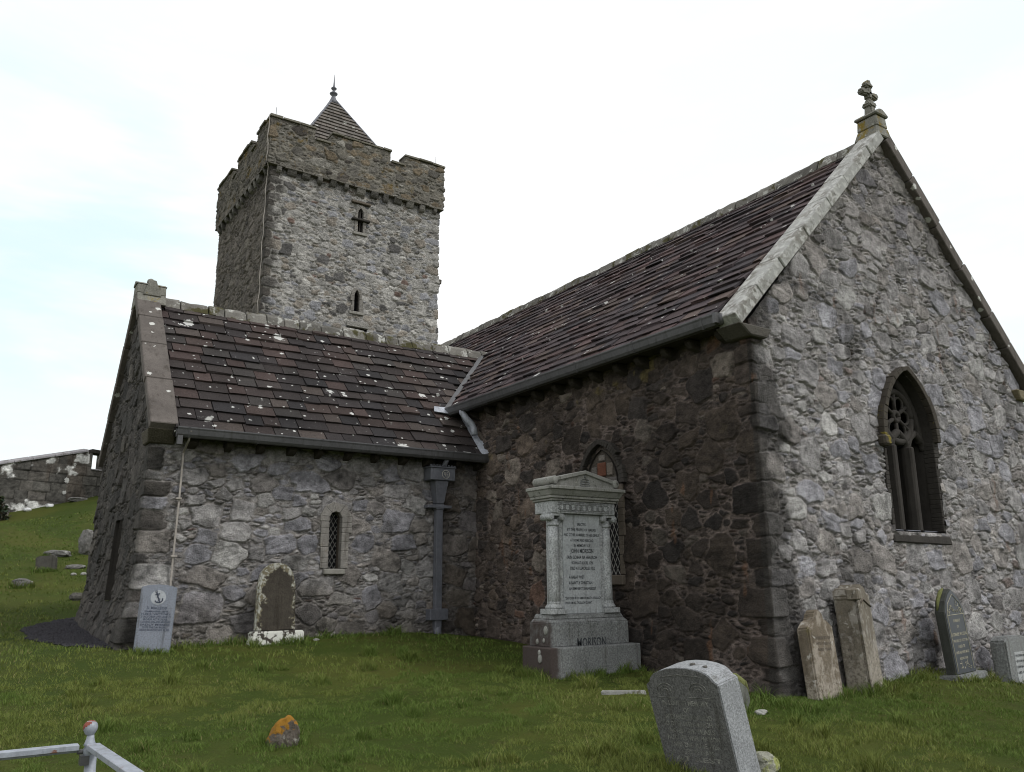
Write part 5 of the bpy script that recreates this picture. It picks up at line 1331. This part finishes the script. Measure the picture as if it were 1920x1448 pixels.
# loose stones along the foot of that wall
for i, (u_, d, s_) in enumerate(((5.0, .35, (.34, .15, .10)), (3.4, .3, (.12, .1, .07)), (4.1, .3, (.14, .1, .07)))):
    p = bp_(u_, d, 0); rock('pale_stone', p, s_, M['whitewash'] if i else M['rock'], ['long pale stone at the foot of the boundary wall, nearest the transept', 'small white stone at the foot of the boundary wall, left of two', 'small white stone at the foot of the boundary wall, middle one'][i], 50 + i, 19, group='white stones below the boundary wall', sub=3)
# dark evergreen bush at the left edge
bush = empty('bush', (-6.85, 24.4, gz1(-6.85, 24.4))); tag(bush, 'dark scrubby bush in front of the boundary wall at the far left', 'bush')
n = 2600; rg = np.random.default_rng(77)
d = rg.normal(size=(n, 3)); d /= np.linalg.norm(d, axis=1)[:, None]; d[:, 2] = np.abs(d[:, 2])
rad = (.55 + .45 * rg.random(n)) * (.8 + .5 * vnoise(d[:, 0] * 3 + 5, d[:, 2] * 3 + d[:, 1] * 2 + 9, 3))
c_ = d * rad[:, None] * np.array([.55, .5, .85])
a_ = rg.normal(size=(n, 3)); a_ /= np.linalg.norm(a_, axis=1)[:, None]; b_ = np.cross(a_, rg.normal(size=(n, 3))); b_ /= np.linalg.norm(b_, axis=1)[:, None]
s_ = .045 + .04 * rg.random(n)
V = np.stack([c_ - a_ * s_[:, None], c_ + b_ * s_[:, None] * .5, c_ + a_ * s_[:, None], c_ - b_ * s_[:, None] * .5], 1).reshape(-1, 3)
cl = np.repeat(np.stack([.03 + .03 * rg.random(n), .035 + .03 * rg.random(n), .022 + .02 * rg.random(n)], 1), 4, 0)
pale = rg.random(n) < .06; cl[np.repeat(pale, 4)] = (.2, .18, .16)
link('foliage', np_mesh('foliage', V, np.arange(4 * n).reshape(n, 4), cl), M['blade'], bush)
mb = MB()
for i in range(5):
    a = i * 1.3; mb.tube([(0, 0, -.1), (.15 * math.cos(a), .15 * math.sin(a), .3), (.3 * math.cos(a + .3), .3 * math.sin(a + .3), .7)], [.04, .03, .01], 6)
mb.build('stem', M['dark_stone'], bush)

# ------------------------------------------------------------------ railing
PT = Vector((-7.025, -1.36, -3.885))
rl = empty('railing', (PT.x, PT.y, gz1(PT.x, PT.y))); rz_ = rl.location.z
tag(rl, 'white painted iron corner rail with a rusty ball finial, cut by the frame', 'railing')
pz = PT.z - rz_
mb = MB(); mb.tube([(0.035, 0, -.1), (0.01, 0, pz - .03)], .028, 10); mb.build('post', M['rail'], rl)
mb = MB(); mb.lathe([(.024, -.05), (.030, -.03), (.031, -.012), (.022, .0), (.030, .008), (.024, .022), (.019, .04), (.017, .055)], 16, (0, 0, pz)); 
mb.lathe([(.012, 0), (.024, .010), (.033, .028), (.035, .042), (.031, .057), (.019, .070), (.002, .075)], 16, (-.004, 0, pz + .052)); fi = mb.build('finial', M['rail'], rl)
bm = bmesh.new(); bmesh.ops.create_uvsphere(bm, u_segments=20, v_segments=14, radius=.0365)
bmesh.ops.delete(bm, geom=[f for f in bm.faces if (f.calc_center_median().z * .8 - f.calc_center_median().x * .55 + .3 * f.calc_center_median().y) < .012], context='FACES')
me = bpy.data.meshes.new('rust_patch'); bm.to_mesh(me); bm.free(); ru = link('rust_patch', me, M['rust'], fi); ru.location = (-.004, 0, pz + .052 + .0385)
def rail(p0, p1, nm='rail'):
    p0, p1 = Vector(p0), Vector(p1); d = (p1 - p0).normalized(); s_ = Vector((-d.y, d.x, 0)) * .032; u_ = Vector((0, 0, .014)); v_ = Vector((0, 0, -.026))
    m_ = MB(); m_.hexa([p0 - s_ - u_, p1 - s_ - u_, p1 + s_ - u_, p0 + s_ - u_, p0 - s_ + u_, p1 - s_ + u_, p1 + s_ + u_, p0 + s_ + u_])
    t_ = s_ * .25; m_.hexa([p0 - t_ + v_, p1 - t_ + v_, p1 + t_ + v_, p0 + t_ + v_, p0 - t_ - u_, p1 - t_ - u_, p1 + t_ - u_, p0 + t_ - u_])
    return m_.build(nm, M['rail'], rl, .003)
rail((-.05, 0.005, pz + .002), (-2.4, .0 + .03, pz + .002)); rail((.012, -.02, pz + .002), (.16, -2.4, pz + .002))
mb = MB(); mb.tube([(-.055, 0, pz - .022), (0, 0, pz - .022)], .012, 8); mb.box((-.04, -.03, pz - .085), (.0, .03, pz - .04)); mb.build('bracket', M['gutter'], rl)

# ------------------------------------------------------------------ gravel patch
gpoly = np.array([(-6.55, 9.9), (-6.62, 8.6), (-6.32, 7.2), (-5.85, 6.5), (-5.60, 6.25), (-5.5, 7.2), (-5.5, 11.2), (-5.95, 11.0)])
def in_poly(x, y, P):
    k = np.zeros(x.shape, bool); j = len(P) - 1
    for i in range(len(P)):
        xi, yi = P[i]; xj, yj = P[j]
        k ^= ((yi > y) != (yj > y)) & (x < (xj - xi) * (y - yi) / (yj - yi + 1e-12) + xi); j = i
    return k
n = 16000; rg = np.random.default_rng(5)
x = rg.uniform(-6.8, -5.4, n); y = rg.uniform(6.1, 11.3, n); wob = .12 * (fbm(x * 3, y * 3, 3, 3) - .5)
k = in_poly(x + wob * 2, y + wob, gpoly); x, y = x[k], y[k]; n = len(x)
z = gz(x, y) + .004 + .012 * rg.random(n)
s_ = .009 + .015 * rg.random(n)
oct_ = np.array([(1, 0, 0), (-1, 0, 0), (0, 1, 0), (0, -1, 0), (0, 0, .7), (0, 0, -.7)])
of = np.array([(0, 2, 4), (2, 1, 4), (1, 3, 4), (3, 0, 4), (2, 0, 5), (1, 2, 5), (3, 1, 5), (0, 3, 5)])
ang = rg.random(n) * 6.28
V = np.zeros((n, 6, 3)); ox = oct_[None] * s_[:, None, None] * (1 + .5 * rg.random((n, 6, 1)))
V[..., 0] = x[:, None] + ox[..., 0] * np.cos(ang)[:, None] - ox[..., 1] * np.sin(ang)[:, None]
V[..., 1] = y[:, None] + ox[..., 0] * np.sin(ang)[:, None] + ox[..., 1] * np.cos(ang)[:, None]
V[..., 2] = z[:, None] + ox[..., 2]
F = (of[None] + (np.arange(n) * 6)[:, None, None]).reshape(-1, 3)
xs = np.linspace(-6.75, -5.4, 60); ys = np.linspace(6.1, 11.3, 160); GX, GY = np.meshgrid(xs, ys); wob = .12 * (fbm(GX * 3, GY * 3, 3, 3) - .5)
GZ = gz(GX, GY) + .008; ii = np.arange(GX.size).reshape(GX.shape)
Fq = np.stack([ii[:-1, :-1], ii[:-1, 1:], ii[1:, 1:], ii[1:, :-1]], 2).reshape(-1, 4)[in_poly(GX + wob * 2, GY + wob, gpoly)[:-1, :-1].ravel()]
V2 = np.concatenate([V.reshape(-1, 3), np.stack([GX.ravel(), GY.ravel(), GZ.ravel()], 1)])
gr = link('gravel', np_mesh('gravel', V2, [F, Fq + n * 6]), M['gravel']); tag(gr, 'dark gravel patch at the foot of the transept gable', 'gravel', kind='stuff')

# ------------------------------------------------------------------ grass
def grass(n, dmin, dmax, power, hgt, wid, seed):
    rg = np.random.default_rng(seed)
    u_ = rg.random(n)
    dd = (dmin ** (2 - power) + u_ * (dmax ** (2 - power) - dmin ** (2 - power))) ** (1 / (2 - power))
    az0 = math.atan2(_fw.y, _fw.x)
    az = az0 + (rg.random(n) - .5) * R(86)
    x = CAM[0] + dd * np.cos(az); y = CAM[1] + dd * np.sin(az)
    ok = ~((x > -.10) & (y > -.10) & (x < W + .2)) & ~((x > -T - .20) & (y > YT - .10) & (y < YT + WT + .3))
    ok &= ~((x > -1.57) & (x < -.09) & (y > 2.04) & (y < 2.7)) & ~((x > -4.05) & (x < -3.25) & (y > 5.79)) & ~in_poly(x, y, gpoly)
    ok &= ~((x < 8) & (y > 26.4) & (x > -9)) & ~((x > .0) & (y > 6))
    ok &= ~((y > YT - .18 - .15 * fbm(x * 3, y * 3, 4)) & (x > -1.2) & (x < .1)) & ~((x > -.30 - .2 * fbm(x * 2, y * 2, 6)) & (y > 2.6))
    x, y, dd = x[ok], y[ok], dd[ok]; n = len(x)
    bare = sstep(.63, .72, fbm(x * 1.1, y * 1.1, 91, 4)) * sstep(.40, .6, fbm(x * 9, y * 9, 92, 2))
    ok = rg.random(n) > bare * .85
    x, y, dd = x[ok], y[ok], dd[ok]
    return blades(x, y, dd, hgt, wid, rg)
def tufts(L, seed):
    rg = np.random.default_rng(seed); xs, ys = [], []
    for cx_, cy_, sx_, sy_ in L:
        k = int(140 + 1500 * sx_ * sy_ * 4 + 500 * max(sx_, sy_)); xs.append(cx_ + sx_ * rg.uniform(-1, 1, k)); ys.append(cy_ + sy_ * rg.uniform(-1, 1, k))
    x = np.concatenate(xs); y = np.concatenate(ys)
    ok = ~((x > -.03) & (y > -.03)) & ~((x > -T - .05) & (y > YT - .04)) & ~((x > -1.55) & (x < -.1) & (y > 2.06))
    x, y = x[ok], y[ok]
    return blades(x, y, np.hypot(x - CAM[0], y - CAM[1]), .075, .0028, rg)
def blades(x, y, dd, hgt, wid, rg):
    n = len(x)
    z = gz(x, y) - .01
    patch = fbm(x * .55, y * .55, 77, 4); tuft = fbm(x * 5, y * 5, 78, 3)
    h = hgt * (.55 + .9 * rg.random(n)) * (.45 + 1.25 * sstep(.25, .75, tuft)) * (.8 + .5 * patch)
    w = wid * (.7 + .6 * rg.random(n)) * np.maximum(1, dd / 8)
    a = rg.random(n) * 6.283; lean = h * (.25 + .85 * rg.random(n)); la = a + 1.2 * rg.normal(size=n)
    wx, wy = np.cos(a) * w, np.sin(a) * w; lx, ly = np.cos(la) * lean, np.sin(la) * lean
    V = np.zeros((n, 5, 3))
    V[:, 0] = np.stack([x - wx, y - wy, z], 1); V[:, 1] = np.stack([x + wx, y + wy, z], 1)
    V[:, 2] = np.stack([x - wx * .75 + lx * .35, y - wy * .75 + ly * .35, z + h * .6], 1); V[:, 3] = np.stack([x + wx * .75 + lx * .35, y + wy * .75 + ly * .35, z + h * .6], 1)
    V[:, 4] = np.stack([x + lx, y + ly, z + h], 1)
    g1 = np.array([.094, .146, .027]); g2 = np.array([.168, .190, .045]); straw = np.array([.25, .22, .10]); dk = np.array([.066, .106, .018])
    k = np.clip(sstep(.38, .64, patch) * .75 + rg.normal(size=n) * .12, 0, 1)
    c = g1 * (1 - k[:, None]) + g2 * k[:, None]
    kd = sstep(.55, .25, tuft) * .6; c = c * (1 - kd[:, None]) + dk * kd[:, None]
    ks = (rg.random(n) < .03 + .07 * sstep(.5, .7, fbm(x * 1.7, y * 1.7, 79, 3))) * (.4 + .6 * rg.random(n)); c = c * (1 - ks[:, None]) + straw * ks[:, None]
    c = c * (.86 + .28 * rg.random(n))[:, None]
    i5 = (np.arange(n) * 5)[:, None]
    F4 = i5 + np.array([0, 1, 3, 2]); F3 = i5 + np.array([2, 3, 4])
    return V.reshape(-1, 3), F4, F3, np.repeat(c, 5, 0)
parts = [grass(470000, 4.5, 11, .9, .025, .0024, 1), grass(240000, 11, 30, 1.3, .030, .0030, 2)]
TUFT = [(-.83, 2.0, .75, .05), (-1.6, 2.3, .1, .3), (-5.35, 5.72, .28, .06), (-3.65, 5.74, .42, .06), (.42, -.46, .3, .06), (1.3, -.46, .35, .08), (3.04, -.62, .4, .06), (4.15, -.68, .42, .06), (-2.85, -1.6, .12, .45), (-5.16, 1.05, .2, .16), (-1.12, -.36, .22, .14), (-5.78, 15.9, .3, .15),
        (2.2, -.22, .6, .12), (3.9, -.22, .5, .1), (-4.5, 6.1, .9, .08), (-2.3, 6.1, .9, .08), (-.35, .4, .15, 1.2), (.9, -.25, .6, .12), (-6.33, 14.4, .25, .15), (-5.4, 17.3, .4, .2)]
for i in range(70): TUFT.append((RNG.uniform(-6.5, 1.5), RNG.uniform(-2.5, 5.2), .07, .07))
parts.append(tufts(TUFT, 9))
off = 0; Vs = []; Q = []; T3 = []; Cs = []
for V, F4, F3, c in parts: Vs.append(V); Q.append(F4 + off); T3.append(F3 + off); Cs.append(c); off += len(V)
gs = link('grass', np_mesh('grass', np.concatenate(Vs), [np.concatenate(Q), np.concatenate(T3)], np.concatenate(Cs)), M['blade'])
tag(gs, 'short green turf grass of the churchyard', 'grass', kind='stuff')

# distant hillside seen past the right edge of the gable
hx = np.linspace(-1, 1, 40); hy = np.linspace(-1, 1, 30); HX, HY = np.meshgrid(hx, hy)
HZ = np.clip(1 - HX ** 2 - HY ** 2, 0, 1) * (1 + .4 * (fbm(HX * 3 + 4, HY * 3, 7) - .5))
hc = CAM[:2] + np.array([math.cos(az_ := math.atan2(_fw.y, _fw.x) - R(33.0)), math.sin(az_)]) * 900
V = np.stack([hc[0] + HX.ravel() * 420, hc[1] + HY.ravel() * 420, -12 + HZ.ravel() * 120], 1); ii = np.arange(HX.size).reshape(HX.shape)
F = np.stack([ii[:-1, :-1], ii[:-1, 1:], ii[1:, 1:], ii[1:, :-1]], 2).reshape(-1, 4)
hl = link('hill', np_mesh('hill', V, F, smooth=True), M['soil']); tag(hl, 'distant blue grey hillside', kind='structure')

# ------------------------------------------------------------------ light
SUN_EL, SUN_AZ = R(50), math.atan2(-.80, .55)          # direction toward the sun (from +x axis)
wd = bpy.data.worlds.new('World'); scene.world = wd; wd.use_nodes = True
t = NT(wd); nt = t.n; bg = nt['Background']
sky = t.node('ShaderNodeTexSky', sky_type='NISHITA', sun_disc=False, sun_elevation=SUN_EL, sun_rotation=math.pi / 2 - SUN_AZ)
co = t.node('ShaderNodeTexCoord').outputs['Generated']
mp = t.node('ShaderNodeMapping'); t.l.new(co, mp.inputs[0]); mp.inputs['Scale'].default_value = (1.0, 1.0, 3.2)
n1 = t.noise(mp.outputs[0], 1.7, 6, .55, .4)
sp = t.node('ShaderNodeSeparateXYZ'); t.l.new(co, sp.inputs[0])
dirn = t.node('ShaderNodeVectorMath', operation='DOT_PRODUCT'); t.l.new(co, dirn.inputs[0])
_pd = (_fw * 1552 + _rt * (60 - 960) + _up * (724 - 470)).normalized(); dirn.inputs[1].default_value = tuple(_pd)
gap = t.ramp(dirn.outputs['Value'], .965, .998)           # a thin bluish gap low on the left
dir2 = t.node('ShaderNodeVectorMath', operation='DOT_PRODUCT'); t.l.new(co, dir2.inputs[0]); dir2.inputs[1].default_value = tuple((_fw * 1552 + _rt * (2150 - 960) + _up * (724 - 330)).normalized())
gap2 = t.math('MULTIPLY', t.ramp(dir2.outputs['Value'], .93, .995), .35)
thin = t.math('ADD', t.math('MULTIPLY', gap, t.ramp(n1, .40, .56)), gap2, clamp=True)
thin = t.math('ADD', thin, t.math('MULTIPLY', t.ramp(n1, .58, .8), .12), clamp=True)
skys = t.node('ShaderNodeVectorMath', operation='SCALE'); t.l.new(sky.outputs[0], skys.inputs[0]); skys.inputs['Scale'].default_value = .10
clear = t.mix(.75, skys.outputs[0], (.74, 1.04, 1.08))
cl_ = t.mix(t.ramp(t.noise(mp.outputs[0], 2.6, 6, .6), .35, .7), (.86, .885, .90), (1.0, 1.0, 1.0))
fin = t.mix(t.math('MULTIPLY', thin, .6), cl_, clear)
f10 = t.node('ShaderNodeVectorMath', operation='SCALE'); t.l.new(fin, f10.inputs[0]); f10.inputs['Scale'].default_value = 10.0
t.l.new(f10.outputs[0], bg.inputs['Color']); bg.inputs['Strength'].default_value = .1
sd = bpy.data.lights.new('sun', 'SUN'); so = bpy.data.objects.new('sun', sd); COL.objects.link(so)
sd.energy = 1.25; sd.angle = R(12); sd.color = (1, .985, .965)
dvec = Vector((math.cos(SUN_AZ) * math.cos(SUN_EL), math.sin(SUN_AZ) * math.cos(SUN_EL), math.sin(SUN_EL)))
so.rotation_euler = dvec.to_track_quat('Z', 'Y').to_euler()
vs_ = scene.view_settings; vs_.view_transform = 'Standard'; vs_.look = 'None'; vs_.exposure = .2; vs_.gamma = 1
scene.cycles.filter_width = 1.0
scene.cycles.max_bounces = 5; scene.cycles.diffuse_bounces = 3
